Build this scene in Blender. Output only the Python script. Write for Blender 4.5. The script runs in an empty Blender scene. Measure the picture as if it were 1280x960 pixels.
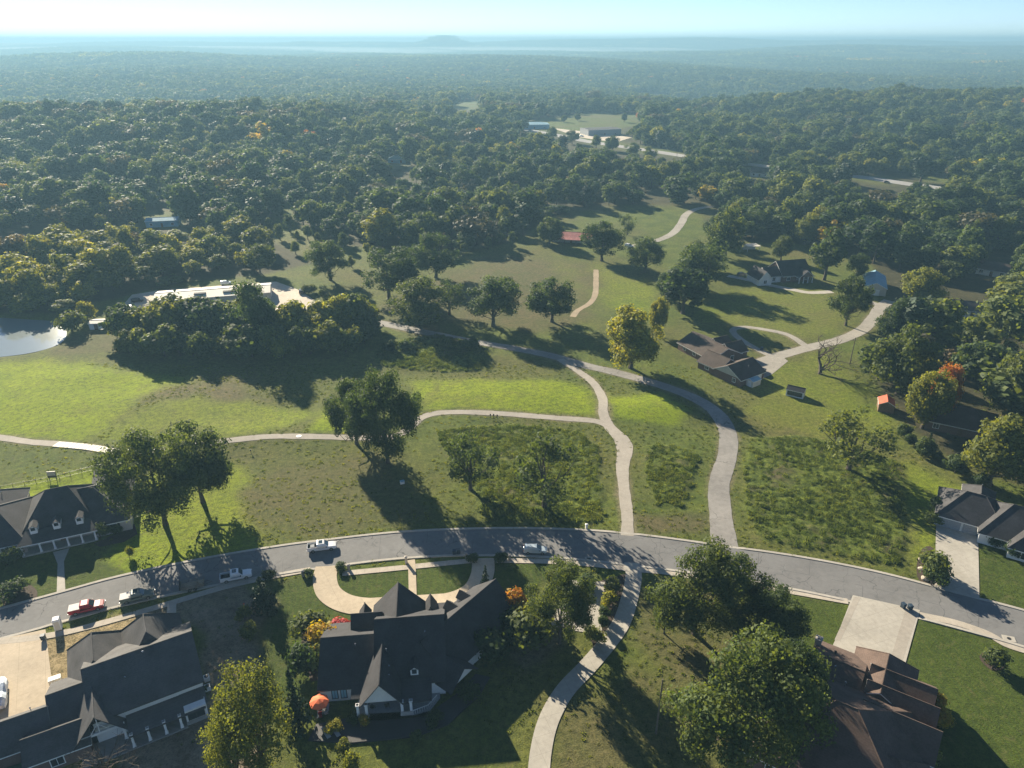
import bpy, bmesh, math, random
import numpy as np
from mathutils import Vector, Matrix

# ------------------------------------------------------------------ camera, sky, sun, exposure
scene = bpy.context.scene
C = scene.collection
RAD = math.radians
CAM_H = 96.0
PITCH = RAD(25.6)
FPX = 897.0                                    # focal length in pixels of the 1280 px wide photograph

cam_d = bpy.data.cameras.new('camera')
cam_d.sensor_width = 36.0
cam_d.lens = FPX / 1280.0 * 36.0
cam_d.clip_start = 0.5
cam_d.clip_end = 60000.0
cam = bpy.data.objects.new('camera', cam_d)
C.objects.link(cam)
cam.location = (0, 0, CAM_H)
cam.rotation_euler = (math.pi / 2 - PITCH, 0, 0)
scene.camera = cam

SUN_AZ = (-0.537, 0.843)
SUN_EL = RAD(22.0)
world = bpy.data.worlds.new('World')
scene.world = world
world.use_nodes = True
wn = world.node_tree
bg = wn.nodes['Background']
sky = wn.nodes.new('ShaderNodeTexSky')
sky.sky_type = 'NISHITA'
sky.sun_disc = False
sky.sun_elevation = SUN_EL
sky.sun_rotation = math.atan2(SUN_AZ[0], SUN_AZ[1])
sky.altitude = 200
sky.air_density = 0.5
sky.dust_density = 0.02
sky.ozone_density = 2.2
wn.links.new(sky.outputs[0], bg.inputs[0])
bg.inputs[1].default_value = 0.05

sun_d = bpy.data.lights.new('sun', 'SUN')
sun_d.energy = 5.0
sun_d.angle = RAD(0.53)
sun_d.color = (1.0, 0.89, 0.70)
sun = bpy.data.objects.new('sun', sun_d)
C.objects.link(sun)
sd = Vector((-SUN_AZ[0] * math.cos(SUN_EL), -SUN_AZ[1] * math.cos(SUN_EL), -math.sin(SUN_EL)))
sun.rotation_euler = sd.to_track_quat('-Z', 'Y').to_euler()
sun.location = (-400, 600, 400)

scene.view_settings.view_transform = 'Standard'
scene.view_settings.look = 'None'
scene.view_settings.gamma = 1.0
scene.view_settings.exposure = 1.66
scene.view_settings.use_curve_mapping = False
scene.render.engine = 'CYCLES'
scene.cycles.use_denoising = True
scene.cycles.max_bounces = 6
scene.cycles.diffuse_bounces = 3
scene.cycles.glossy_bounces = 2
scene.cycles.transmission_bounces = 3
scene.cycles.transparent_max_bounces = 8
scene.cycles.volume_bounces = 0
scene.cycles.sample_clamp_indirect = 4.0

# ------------------------------------------------------------------ where things stand
def g(px, py, z=0.0):
    """ground point (or point at height z) seen at a pixel of the 1280x960 survey of the place"""
    x = (px - 640) / FPX
    y = (480 - py) / FPX
    dy = math.cos(PITCH) + y * math.sin(PITCH)
    dz = -math.sin(PITCH) + y * math.cos(PITCH)
    t = (z - CAM_H) / dz
    return (t * x, t * dy)

def hgt_at(px, py, topy):
    """height of a thing that stands at (px,py) and reaches up to image row topy"""
    X, Y = g(px, py)
    v = (480 - topy) / FPX
    z = (v * Y * math.cos(PITCH) - Y * math.sin(PITCH)) / (math.cos(PITCH) + v * math.sin(PITCH))
    return max(0.5, z + CAM_H)

def sstep(a, b, v):
    t = np.clip((v - a) / (b - a), 0, 1)
    return t * t * (3 - 2 * t)

def gauss(v, c, w):
    return np.exp(-((v - c) / w) ** 2)

MOUNDS = []      # (x, y, rx, ry, h)
for (px, py, rx, ry, h) in [(300, 545, 22, 9, .9), (425, 525, 12, 12, .8), (620, 497, 30, 12, .7), (810, 512, 13, 9, 1.1),
                            (540, 445, 26, 8, 1.1), (215, 505, 20, 14, .7), (60, 500, 25, 16, .6), (120, 470, 18, 8, .5)]:
    X, Y = g(px, py)
    MOUNDS.append((X, Y, rx, ry, h))

def hgt(x, y):
    x = np.asarray(x, dtype=float); y = np.asarray(y, dtype=float)
    r = np.hypot(x, y)
    z = 0.16 * np.sin(x / 13.0 + .4) * np.sin(y / 17.0 + 1.0) * sstep(100, 150, r)
    for (mx, my, rx, ry, h) in MOUNDS:
        z = z + h * np.exp(-(((x - mx) / rx) ** 2 + ((y - my) / ry) ** 2))
    a = sstep(550, 2600, r) * (1 - .7 * sstep(5800, 7400, y))
    z = z + a * (11 * np.sin(x / 430 + 1.3) * np.cos(y / 510 + .4) + 7 * np.sin((x + .6 * y) / 260) + 9 * np.sin(y / 700 - x / 900 + 2))
    z = z + 21 * gauss(y, 800, 170) * sstep(-40, -260, x) * sstep(-1500, -900, x) + 21 * gauss(y, 1120, 200) * sstep(260, 480, x)
    z = z - 26 * gauss(y, 1750, 420) * sstep(100, 500, x) - 16 * gauss(y, 1500, 420) * sstep(-100, -700, x) * sstep(500, 900, r)
    z = z + 30 * gauss(y, 3300, 450) * (gauss(x, -1500, 900) + .5 * gauss(x, 2500, 900))
    z = z + 48 * gauss(y, 5200, 900) * sstep(900, 2600, x) + 26 * gauss(y, 6200, 900) * sstep(-500, -3500, x)
    z = z + (74 + 8 * np.sin(x / 900) + 5 * np.sin(x / 310 + 1)) * gauss(y, 8300, 950) * (0.90 + .36 * sstep(-400, 1500, x))
    z = z + 96 * np.exp(-(((x + 640) / 190) ** 2 + ((y - 7400) / 420) ** 2)) + 34 * np.exp(-(((x + 2000) / 260) ** 2 + ((y - 7500) / 420) ** 2))
    return z

def zat(x, y):
    return float(hgt(x, y))

def catmull(pts, n=8, closed=False):
    pts = [Vector((p[0], p[1])) for p in pts]
    out = []
    N = len(pts)
    rng_ = range(N if closed else N - 1)
    for i in rng_:
        if closed:
            p0, p1, p2, p3 = pts[(i - 1) % N], pts[i], pts[(i + 1) % N], pts[(i + 2) % N]
        else:
            p1, p2 = pts[i], pts[i + 1]
            p0 = pts[i - 1] if i else p1 * 2 - p2
            p3 = pts[i + 2] if i + 2 < N else p2 * 2 - p1
        for k in range(n):
            t = k / n
            out.append(0.5 * ((2 * p1) + (p2 - p0) * t + (2 * p0 - 5 * p1 + 4 * p2 - p3) * t * t + (3 * p1 - p0 - 3 * p2 + p3) * t ** 3))
    if not closed:
        out.append(pts[-1])
    return out

def resample(pts, step):
    pts = [Vector((p[0], p[1])) for p in pts]
    out = [pts[0]]
    acc = 0.0
    for a, b in zip(pts[:-1], pts[1:]):
        d = (b - a).length
        while acc + d >= step and d > 1e-9:
            t = (step - acc) / d
            a = a + (b - a) * t
            out.append(a.copy())
            d = (b - a).length
            acc = 0.0
        acc += d
    if (out[-1] - pts[-1]).length > step * .2:
        out.append(pts[-1])
    return out

# ------------------------------------------------------------------ mesh helpers
class MB:
    """collects faces and links them as ONE mesh object"""
    def __init__(self):
        self.v = []; self.f = []; self.m = []
    def poly(self, pts, mi=0):
        b = len(self.v)
        self.v += [tuple(p) for p in pts]
        self.f.append(list(range(b, b + len(pts)))); self.m.append(mi)
    def quad_strip(self, rows, mi=0, closed=False):
        b = len(self.v); n = len(rows[0])
        for r in rows: self.v += [tuple(p) for p in r]
        for i in range(len(rows) - 1):
            for j in range(n if closed else n - 1):
                k = (j + 1) % n
                self.f.append([b + i * n + j, b + i * n + k, b + (i + 1) * n + k, b + (i + 1) * n + j]); self.m.append(mi)
    def box(self, x0, x1, y0, y1, z0, z1, mi=0, top=None, M=None):
        """top = (dx0,dx1,dy0,dy1) pulls the top rectangle in"""
        t = top or (0, 0, 0, 0)
        P = [(x0, y0, z0), (x1, y0, z0), (x1, y1, z0), (x0, y1, z0),
             (x0 + t[0], y0 + t[2], z1), (x1 - t[1], y0 + t[2], z1), (x1 - t[1], y1 - t[3], z1), (x0 + t[0], y1 - t[3], z1)]
        if M is not None: P = [tuple(M @ Vector(p)) for p in P]
        b = len(self.v); self.v += P
        for q in ([0, 3, 2, 1], [4, 5, 6, 7], [0, 1, 5, 4], [1, 2, 6, 5], [2, 3, 7, 6], [3, 0, 4, 7]):
            self.f.append([b + i for i in q]); self.m.append(mi)
    def slab(self, pts, t, mi=0, ms=None):
        """polygon thickened downwards by t"""
        ms = mi if ms is None else ms
        n = len(pts); b = len(self.v)
        self.v += [tuple(p) for p in pts] + [(p[0], p[1], p[2] - t) for p in pts]
        self.f.append([b + i for i in range(n)]); self.m.append(mi)
        self.f.append([b + n + i for i in reversed(range(n))]); self.m.append(ms)
        for i in range(n):
            j = (i + 1) % n
            self.f.append([b + i, b + n + i, b + n + j, b + j]); self.m.append(ms)
    def tube(self, pts, radii, n=6, mi=0, cap=True):
        pts = [Vector(p) for p in pts]
        rows = []
        for i, p in enumerate(pts):
            d = (pts[min(i + 1, len(pts) - 1)] - pts[max(i - 1, 0)]).normalized()
            a = d.orthogonal().normalized(); c = d.cross(a)
            r = radii[i] if hasattr(radii, '__len__') else radii
            rows.append([p + (a * math.cos(k * 2 * math.pi / n) + c * math.sin(k * 2 * math.pi / n)) * r for k in range(n)])
        self.quad_strip(rows, mi, closed=True)
        if cap:
            self.poly(rows[-1], mi); self.poly(rows[0][::-1], mi)
    def lathe(self, prof, n=12, mi=0, at=(0, 0, 0)):
        rows = [[(at[0] + r * math.cos(k * 2 * math.pi / n), at[1] + r * math.sin(k * 2 * math.pi / n), at[2] + z) for k in range(n)] for r, z in prof]
        self.quad_strip(rows, mi, closed=True)
        self.poly(rows[-1], mi); self.poly(rows[0][::-1], mi)
    def mesh(self, name, mats, bevel=0, smooth=False):
        me = bpy.data.meshes.new(name)
        me.from_pydata([tuple(p) for p in self.v], [], self.f)
        for m in (mats if isinstance(mats, (list, tuple)) else [mats]): me.materials.append(m)
        me.polygons.foreach_set('material_index', self.m)
        bm = bmesh.new(); bm.from_mesh(me)
        bmesh.ops.remove_doubles(bm, verts=bm.verts, dist=1e-5)
        bmesh.ops.recalc_face_normals(bm, faces=bm.faces)
        if bevel:
            es = [e for e in bm.edges if len(e.link_faces) == 2 and e.calc_face_angle(0) > .5]
            bmesh.ops.bevel(bm, geom=es, offset=bevel, segments=2, affect='EDGES', clamp_overlap=True)
        bm.to_mesh(me); bm.free()
        if smooth: me.polygons.foreach_set('use_smooth', [True] * len(me.polygons))
        return me
    def build(self, name, mats, parent=None, bevel=0, smooth=False):
        return link(name, self.mesh(name, mats, bevel, smooth), parent)

def link(name, data, parent=None):
    o = bpy.data.objects.new(name, data)
    C.objects.link(o)
    if parent is not None: o.parent = parent
    return o

def tag(o, label=None, cat=None, group=None, kind=None):
    if label: o['label'] = label
    if cat: o['category'] = cat
    if group: o['group'] = group
    if kind: o['kind'] = kind
    return o

def thing(name, label, cat, loc=(0, 0, 0), rz=0.0, group=None):
    o = bpy.data.objects.new(name, None)
    C.objects.link(o)
    o.location = loc; o.rotation_euler = (0, 0, rz)
    o.empty_display_size = .3
    return tag(o, label, cat, group)

def copy_thing(root, loc, rz=0.0, label=None):
    def rec(o, parent):
        c = o.copy(); C.objects.link(c)
        if parent is not None: c.parent = parent
        for ch in [k for k in C.objects if k.parent == o]: rec(ch, c)
        return c
    r = rec(root, None)
    r.location = loc; r.rotation_euler = (0, 0, rz)
    if label: r['label'] = label
    return r

def np_mesh(name, V, F, mats, midx=None, smooth=False):
    """fast quad mesh from arrays"""
    me = bpy.data.meshes.new(name)
    V = np.asarray(V, dtype=np.float32); F = np.asarray(F, dtype=np.int32)
    k = F.shape[1]
    me.vertices.add(len(V)); me.vertices.foreach_set('co', V.ravel())
    me.loops.add(F.size); me.loops.foreach_set('vertex_index', F.ravel())
    me.polygons.add(len(F)); me.polygons.foreach_set('loop_start', np.arange(len(F), dtype=np.int32) * k)
    for m in (mats if isinstance(mats, (list, tuple)) else [mats]): me.materials.append(m)
    if midx is not None: me.polygons.foreach_set('material_index', np.asarray(midx, dtype=np.int32))
    if smooth: me.polygons.foreach_set('use_smooth', np.ones(len(F), dtype=bool))
    me.update(calc_edges=True)
    return me
# ------------------------------------------------------------------ materials
class NT:
    def __init__(self, name):
        self.m = bpy.data.materials.new(name); self.m.use_nodes = True
        self.t = self.m.node_tree; self.t.nodes.clear()
        self.out = self.t.nodes.new('ShaderNodeOutputMaterial')
    def n(self, typ, **kw):
        nd = self.t.nodes.new(typ)
        for k, v in kw.items():
            if k.startswith('i_'): nd.inputs[k[2:].replace('_', ' ')].default_value = v
            elif k.startswith('n_'): nd.inputs[int(k[2:])].default_value = v
            else: setattr(nd, k, v)
        return nd
    def l(self, a, b): self.t.links.new(a, b)
    def math(self, op, a, b=None, clamp=False):
        nd = self.n('ShaderNodeMath', operation=op, use_clamp=clamp)
        for i, v in enumerate((a, b)):
            if v is None: continue
            if isinstance(v, (int, float)): nd.inputs[i].default_value = v
            else: self.l(v, nd.inputs[i])
        return nd.outputs[0]
    def mix(self, fac, a, b, mode='MIX'):
        nd = self.n('ShaderNodeMix', data_type='RGBA', blend_type=mode)
        for i, v in ((0, fac), (6, a), (7, b)):
            if isinstance(v, (int, float)): nd.inputs[i].default_value = v
            elif isinstance(v, tuple): nd.inputs[i].default_value = (*v, 1)
            else: self.l(v, nd.inputs[i])
        return nd.outputs[2]
    def noise(self, scale, detail=3, rough=.55, vec=None, dist=0):
        nd = self.n('ShaderNodeTexNoise'); nd.inputs['Scale'].default_value = scale
        nd.inputs['Detail'].default_value = detail; nd.inputs['Roughness'].default_value = rough
        nd.inputs['Distortion'].default_value = dist
        if vec is not None: self.l(vec, nd.inputs['Vector'])
        return nd.outputs['Fac']
    def ramp(self, fac, stops, interp='LINEAR'):
        nd = self.n('ShaderNodeValToRGB'); cr = nd.color_ramp; cr.interpolation = interp
        while len(cr.elements) < len(stops): cr.elements.new(.5)
        for e, (p, c) in zip(cr.elements, stops):
            e.position = p; e.color = (*c, 1) if len(c) == 3 else c
        self.l(fac, nd.inputs[0])
        return nd.outputs[0]
    def maprange(self, v, a, b, c=0., d=1.):
        nd = self.n('ShaderNodeMapRange'); self.l(v, nd.inputs[0])
        for i, q in enumerate((a, b, c, d)): nd.inputs[i + 1].default_value = q
        return nd.outputs[0]
    def pos(self, obj=False):
        if obj: return self.n('ShaderNodeTexCoord').outputs['Object']
        return self.n('ShaderNodeNewGeometry').outputs['Position']
    def bsdf(self, col, rough=.8, bump=None, bs=.3, bd=.1, spec=.3, metal=0.):
        b = self.n('ShaderNodeBsdfPrincipled')
        if isinstance(col, tuple): b.inputs['Base Color'].default_value = (*col, 1)
        else: self.l(col, b.inputs['Base Color'])
        if isinstance(rough, (int, float)): b.inputs['Roughness'].default_value = rough
        else: self.l(rough, b.inputs['Roughness'])
        b.inputs['Specular IOR Level'].default_value = spec
        b.inputs['Metallic'].default_value = metal
        if bump is not None:
            bp = self.n('ShaderNodeBump'); bp.inputs['Strength'].default_value = bs; bp.inputs['Distance'].default_value = bd
            self.l(bump, bp.inputs['Height']); self.l(bp.outputs[0], b.inputs['Normal'])
        self.l(b.outputs[0], self.out.inputs['Surface'])
        return b

def mat_plain(name, col, rough=.7, var=.25, scale=2.0, spec=.3, metal=0., coords='obj'):
    t = NT(name)
    p = t.pos(coords == 'obj')
    n1 = t.noise(scale, 4, .6, p)
    c = t.mix(t.maprange(n1, .3, .7), tuple(v * (1 - var) for v in col), tuple(min(1, v * (1 + var)) for v in col))
    t.bsdf(c, rough, spec=spec, metal=metal)
    return t.m

def mat_shingle(name, col, var=.42):
    t = NT(name)
    p = t.pos(True)
    a = t.noise(.35, 4, .6, p); b = t.noise(3.2, 3, .7, p); d = t.noise(11, 2, .6, p)
    sep = t.n('ShaderNodeSeparateXYZ'); t.l(p, sep.inputs[0])
    row = t.math('FRACT', t.math('MULTIPLY', sep.outputs[2], 6.5))
    f = t.math('ADD', t.math('MULTIPLY', a, .45), t.math('ADD', t.math('MULTIPLY', b, .3), t.math('MULTIPLY', d, .25)))
    c = t.mix(t.maprange(f, .35, .65), tuple(v * (1 - var) for v in col), tuple(v * (1 + var) for v in col))
    c = t.mix(t.math('MULTIPLY', t.math('GREATER_THAN', row, .82), .3), c, tuple(v * .55 for v in col))
    t.bsdf(c, .9, bump=t.math('ADD', t.math('MULTIPLY', row, .5), d), bs=.35, bd=.03, spec=.2)
    return t.m

def mat_brick(name, c1, c2, mortar, scale=1.0):
    t = NT(name)
    p = t.pos(True)
    sep = t.n('ShaderNodeSeparateXYZ'); t.l(p, sep.inputs[0])
    cmb = t.n('ShaderNodeCombineXYZ'); t.l(t.math('ADD', sep.outputs[0], sep.outputs[1]), cmb.inputs[0]); t.l(sep.outputs[2], cmb.inputs[1])
    br = t.n('ShaderNodeTexBrick'); t.l(cmb.outputs[0], br.inputs['Vector'])
    br.inputs['Color1'].default_value = (*c1, 1); br.inputs['Color2'].default_value = (*c2, 1); br.inputs['Mortar'].default_value = (*mortar, 1)
    br.inputs['Scale'].default_value = 4.0 * scale; br.inputs['Mortar Size'].default_value = .015
    c = t.mix(t.math('MULTIPLY', t.noise(.8, 4, .6, p), .35), br.outputs[0], tuple(v * .6 for v in c1))
    t.bsdf(c, .9, spec=.2)
    return t.m

def mat_siding(name, col):
    t = NT(name)
    p = t.pos(True)
    sep = t.n('ShaderNodeSeparateXYZ'); t.l(p, sep.inputs[0])
    row = t.math('FRACT', t.math('MULTIPLY', sep.outputs[2], 5.0))
    c = t.mix(t.maprange(t.noise(.6, 4, .6, p), .35, .7), col, tuple(v * .86 for v in col))
    c = t.mix(t.math('MULTIPLY', t.math('GREATER_THAN', row, .9), .25), c, tuple(v * .6 for v in col))
    t.bsdf(c, .6, bump=row, bs=.3, bd=.03)
    return t.m

def mat_road(name, col, crack=.5, patch=.25, tone2=None):
    t = NT(name)
    p = t.pos()
    a = t.noise(.08, 4, .6, p); b = t.noise(.9, 4, .65, p); d = t.noise(9, 2, .6, p)
    f = t.math('ADD', t.math('MULTIPLY', a, .5), t.math('ADD', t.math('MULTIPLY', b, .3), t.math('MULTIPLY', d, .2)))
    c = t.mix(t.maprange(f, .36, .64), tuple(v * (1 - patch) for v in col), tone2 or tuple(v * (1 + patch) for v in col))
    vo = t.n('ShaderNodeTexVoronoi', feature='DISTANCE_TO_EDGE'); vo.inputs['Scale'].default_value = .16
    wv = t.n('ShaderNodeVectorMath', operation='MULTIPLY_ADD')
    ns = t.n('ShaderNodeTexNoise'); ns.inputs['Scale'].default_value = .5; t.l(p, ns.inputs['Vector'])
    t.l(ns.outputs['Color'], wv.inputs[0]); wv.inputs[1].default_value = (2.5, 2.5, 2.5); t.l(p, wv.inputs[2])
    t.l(wv.outputs[0], vo.inputs['Vector'])
    cr = t.maprange(vo.outputs['Distance'], .004, .012, 1., 0.)
    cr = t.math('MULTIPLY', cr, t.maprange(t.noise(.07, 2, .5, p), .45, .6))
    c = t.mix(t.math('MULTIPLY', cr, crack), c, tuple(v * .3 for v in col))
    st = t.noise(.33, 5, .7, p, 1.2)
    c = t.mix(t.math('MULTIPLY', t.maprange(st, .58, .7), .45), c, tuple(v * .55 for v in col))
    c = t.mix(t.math('MULTIPLY', t.maprange(st, .42, .3), .3), c, tuple(min(1, v * 1.5) for v in col))
    t.bsdf(c, .88, bump=d, bs=.25, bd=.02, spec=.25)
    return t.m

def mat_concrete(name, col, joint=3.0, ang=0.0):
    t = NT(name)
    p = t.pos()
    a = t.noise(.12, 4, .6, p); b = t.noise(1.2, 4, .65, p)
    f = t.math('ADD', t.math('MULTIPLY', a, .55), t.math('MULTIPLY', b, .45))
    c = t.mix(t.maprange(f, .36, .66), tuple(v * .8 for v in col), tuple(v * 1.1 for v in col))
    st = t.noise(.4, 5, .7, p, 1.0)
    c = t.mix(t.math('MULTIPLY', t.maprange(st, .56, .72), .4), c, tuple(v * .6 for v in col))
    if joint:
        mp = t.n('ShaderNodeMapping'); t.l(p, mp.inputs[0]); mp.inputs['Rotation'].default_value = (0, 0, -ang)
        sep = t.n('ShaderNodeSeparateXYZ'); t.l(mp.outputs[0], sep.inputs[0])
        js = None
        for k in (0, 1):
            fr = t.math('ABSOLUTE', t.math('SUBTRACT', t.math('FRACT', t.math('DIVIDE', sep.outputs[k], joint)), .5))
            q = t.math('GREATER_THAN', fr, .5 - .03 / joint)
            js = q if js is None else t.math('MAXIMUM', js, q)
        c = t.mix(t.math('MULTIPLY', js, .45), c, tuple(v * .5 for v in col))
    t.bsdf(c, .9, bump=b, bs=.15, bd=.02, spec=.25)
    return t.m

def mat_paint(name, col, rough=.28, metal=0.0):
    t = NT(name)
    b = t.bsdf(t.mix(t.math('MULTIPLY', t.noise(3, 3, .6, t.pos(True)), .25), col, tuple(v * .7 for v in col)), rough, spec=.5, metal=metal)
    b.inputs['Coat Weight'].default_value = .2
    return t.m

def mat_glass(name, col=(.02, .028, .035), rough=.08):
    t = NT(name)
    t.bsdf(t.mix(t.math('MULTIPLY', t.noise(.7, 2, .5, t.pos(True)), .4), col, tuple(v * 2.2 for v in col)), rough, spec=.6)
    return t.m

def mat_leaf(name, stops, var=.45, trans=.46, rough=.7):
    """leaf colour runs along 'stops' by the tree's own 'tint', varied from leaf to leaf and branch to branch"""
    t = NT(name)
    at = t.n('ShaderNodeAttribute', attribute_type='INSTANCER', attribute_name='tint')
    oi = t.n('ShaderNodeObjectInfo')
    geo = t.n('ShaderNodeNewGeometry')
    p = t.pos(True)
    br = t.noise(.33, 3, .55, p)
    f = t.math('ADD', at.outputs['Fac'], t.math('MULTIPLY', t.math('SUBTRACT', br, .5), .42))
    f = t.math('ADD', f, t.math('MULTIPLY', t.math('SUBTRACT', geo.outputs['Random Per Island'], .5), .16))
    f = t.math('ADD', f, t.math('MULTIPLY', t.math('SUBTRACT', oi.outputs['Random'], .5), .12), clamp=True)
    c = t.ramp(f, stops)
    br2 = t.math('MULTIPLY_ADD', geo.outputs['Random Per Island'], var)
    br2.node.inputs[2].default_value = 1 - var / 2
    br3 = t.math('MULTIPLY_ADD', oi.outputs['Random'], .35); br3.node.inputs[2].default_value = .82
    vm = t.n('ShaderNodeVectorMath', operation='SCALE'); t.l(c, vm.inputs[0]); t.l(t.math('MULTIPLY', br2, br3), vm.inputs['Scale'])
    d = t.n('ShaderNodeBsdfPrincipled'); t.l(vm.outputs[0], d.inputs['Base Color']); d.inputs['Roughness'].default_value = rough
    d.inputs['Specular IOR Level'].default_value = .25
    tr = t.n('ShaderNodeBsdfTranslucent')
    hs = t.n('ShaderNodeMix', data_type='RGBA', blend_type='MULTIPLY'); hs.inputs[0].default_value = 1
    t.l(vm.outputs[0], hs.inputs[6]); hs.inputs[7].default_value = (1.5, 1.35, .45, 1)
    t.l(hs.outputs[2], tr.inputs['Color'])
    mx = t.n('ShaderNodeMixShader'); mx.inputs[0].default_value = trans
    t.l(d.outputs[0], mx.inputs[1]); t.l(tr.outputs[0], mx.inputs[2])
    t.l(mx.outputs[0], t.out.inputs['Surface'])
    return t.m

LEAF_STOPS = [(0.0, (.032, .062, .025)), (.25, (.062, .095, .031)), (.5, (.125, .150, .037)), (.68, (.22, .225, .030)),
              (.84, (.36, .28, .03)), (1.0, (.33, .12, .03))]
M = {}
M['leaf'] = mat_leaf('leaf', LEAF_STOPS)
M['dull'] = mat_leaf('dull_leaf', [(0, (.062, .062, .034)), (.4, (.095, .085, .048)), (1, (.17, .12, .07))], trans=.35)
M['pale'] = mat_leaf('pale_leaf', [(0, (.06, .095, .04)), (.4, (.10, .135, .048)), (1, (.20, .20, .05))], trans=.5)
M['conifer'] = mat_leaf('conifer_needles', [(0, (.014, .032, .018)), (.5, (.03, .055, .022)), (1, (.09, .10, .03))], trans=.15)
M['redleaf'] = mat_leaf('red_leaf', [(0, (.30, .02, .03)), (1, (.45, .05, .05))], trans=.3)
M['bark'] = mat_plain('bark', (.085, .068, .052), .95, .4, 4)
M['roof_dark'] = mat_shingle('dark_slate_shingles', (.045, .044, .047))
M['roof_grey'] = mat_shingle('weathered_grey_shingles', (.088, .085, .084))
M['roof_char'] = mat_shingle('charcoal_shingles', (.060, .058, .060))
M['roof_brown'] = mat_shingle('brown_shingles', (.108, .076, .062))
M['roof_tan'] = mat_shingle('tan_brown_shingles', (.085, .066, .055))
M['roof_rust'] = mat_plain('rusty_red_metal', (.30, .105, .095), .8, .3, .6)
M['roof_orange'] = mat_plain('orange_red_metal', (.42, .10, .05), .5, .25, 1)
M['roof_white'] = mat_plain('pale_roof_membrane', (.62, .57, .47), .7, .1, .15)
M['roof_blue'] = mat_plain('pale_blue_metal', (.22, .38, .46), .85, .15, .4)
M['roof_green'] = mat_plain('green_deck_turf', (.02, .10, .055), .9, .3, 1.2)
M['white'] = mat_siding('white_siding', (.74, .73, .70))
M['trim'] = mat_plain('white_trim', (.78, .77, .74), .5, .06, 1)
M['trim_dark'] = mat_plain('dark_trim', (.05, .048, .046), .6, .15, 1)
M['brick_pale'] = mat_brick('pale_brick', (.50, .45, .40), (.40, .36, .32), (.5, .48, .45))
M['brick_red'] = mat_brick('red_brown_brick', (.20, .12, .09), (.15, .09, .07), (.25, .21, .18))
M['stone'] = mat_brick('grey_stone', (.30, .28, .26), (.22, .21, .2), (.34, .33, .3), .4)
M['metal_wall'] = mat_siding('cream_metal_wall', (.55, .52, .45))
M['glass'] = mat_glass('window_glass')
M['glass_blue'] = mat_glass('car_glass', (.025, .045, .055), .05)
M['tyre'] = mat_plain('tyre_rubber', (.018, .018, .018), .85, .2, 8)
M['rim'] = mat_plain('alloy_rim', (.45, .45, .46), .35, .1, 8, metal=.7)
M['blackplastic'] = mat_plain('black_plastic', (.02, .02, .022), .5, .2, 5)
M['chrome'] = mat_plain('bumper_chrome', (.5, .5, .5), .25, .1, 5, metal=.8)
M['lamp'] = mat_plain('lamp_lens', (.7, .7, .68), .15, .05, 5)
M['lamp_red'] = mat_plain('tail_lamp_lens', (.35, .02, .02), .2, .1, 5)
M['paint_white'] = mat_paint('white_car_paint', (.78, .78, .77))
M['paint_red'] = mat_paint('red_car_paint', (.30, .018, .028))
M['paint_green'] = mat_paint('grey_green_car_paint', (.14, .17, .15))
M['paint_silver'] = mat_paint('silver_blue_car_paint', (.46, .54, .60), metal=.2)
M['paint_dark'] = mat_paint('dark_car_paint', (.03, .032, .038))
M['bedcover'] = mat_plain('bed_cover_vinyl', (.50, .48, .46), .7, .08, 2)
M['street'] = mat_road('street_asphalt', (.165, .162, .158), .8, .2)
M['old_road'] = mat_road('worn_asphalt', (.24, .225, .205), .8, .28)
M['gravel'] = mat_road('gravel', (.30, .275, .235), .15, .25)
M['highway'] = mat_road('highway_asphalt', (.30, .29, .28), .2, .15)
M['concrete'] = mat_concrete('concrete', (.40, .37, .315), 2.9, RAD(20))
M['concrete_new'] = mat_concrete('new_concrete', (.47, .39, .285), 4.0, RAD(30))
M['sidewalk'] = mat_concrete('sidewalk_concrete', (.43, .38, .31), 1.5, RAD(8))
M['cartpath'] = mat_concrete('cart_path_concrete', (.35, .315, .265), 0)
M['kerb'] = mat_concrete('kerb_concrete', (.40, .37, .32), 0)
M['trail'] = mat_road('dirt_trail', (.30, .235, .155), .0, .25)
M['yard'] = mat_road('yard_gravel', (.50, .43, .34), .1, .25)
M['mulch'] = mat_plain('mulch', (.06, .042, .03), .95, .4, 3, coords='w')
M['timber_deck'] = mat_siding('dark_deck_boards', (.045, .042, .042))
M['wood'] = mat_plain('timber', (.16, .10, .06), .8, .3, 3)
M['pale_wood'] = mat_plain('bare_timber', (.30, .23, .16), .9, .25, 2)
M['pole'] = mat_plain('weathered_pole_timber', (.14, .115, .09), .9, .25, 2)
M['umbrella'] = mat_plain('orange_canvas', (.75, .16, .06), .8, .12, 2)
M['iron'] = mat_plain('black_iron', (.025, .025, .025), .5, .2, 5)
M['bin'] = mat_plain('dark_blue_plastic', (.03, .05, .075), .5, .2, 4)
M['fabric_grey'] = mat_plain('grey_fabric', (.30, .31, .32), .9, .15, 5)
M['skin'] = mat_plain('skin', (.45, .28, .2), .6, .1, 8)
M['cloth_blue'] = mat_plain('blue_denim', (.08, .12, .18), .9, .2, 5)
M['cloth_orange'] = mat_plain('orange_shirt', (.7, .12, .04), .9, .15, 5)
M['rock'] = mat_plain('pale_rock', (.38, .33, .26), .9, .3, 2)
# ------------------------------------------------------------------ ground
def W(pts, z=0.0):
    return [g(a, b, z) for a, b in pts]

def in_poly(x, y, poly):
    inside = np.zeros(x.shape, dtype=bool)
    n = len(poly)
    for i in range(n):
        x1, y1 = poly[i]; x2, y2 = poly[(i + 1) % n]
        if y1 == y2: continue
        c = ((y1 > y) != (y2 > y)) & (x < (x2 - x1) * (y - y1) / (y2 - y1) + x1)
        inside ^= c
    return inside

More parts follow.
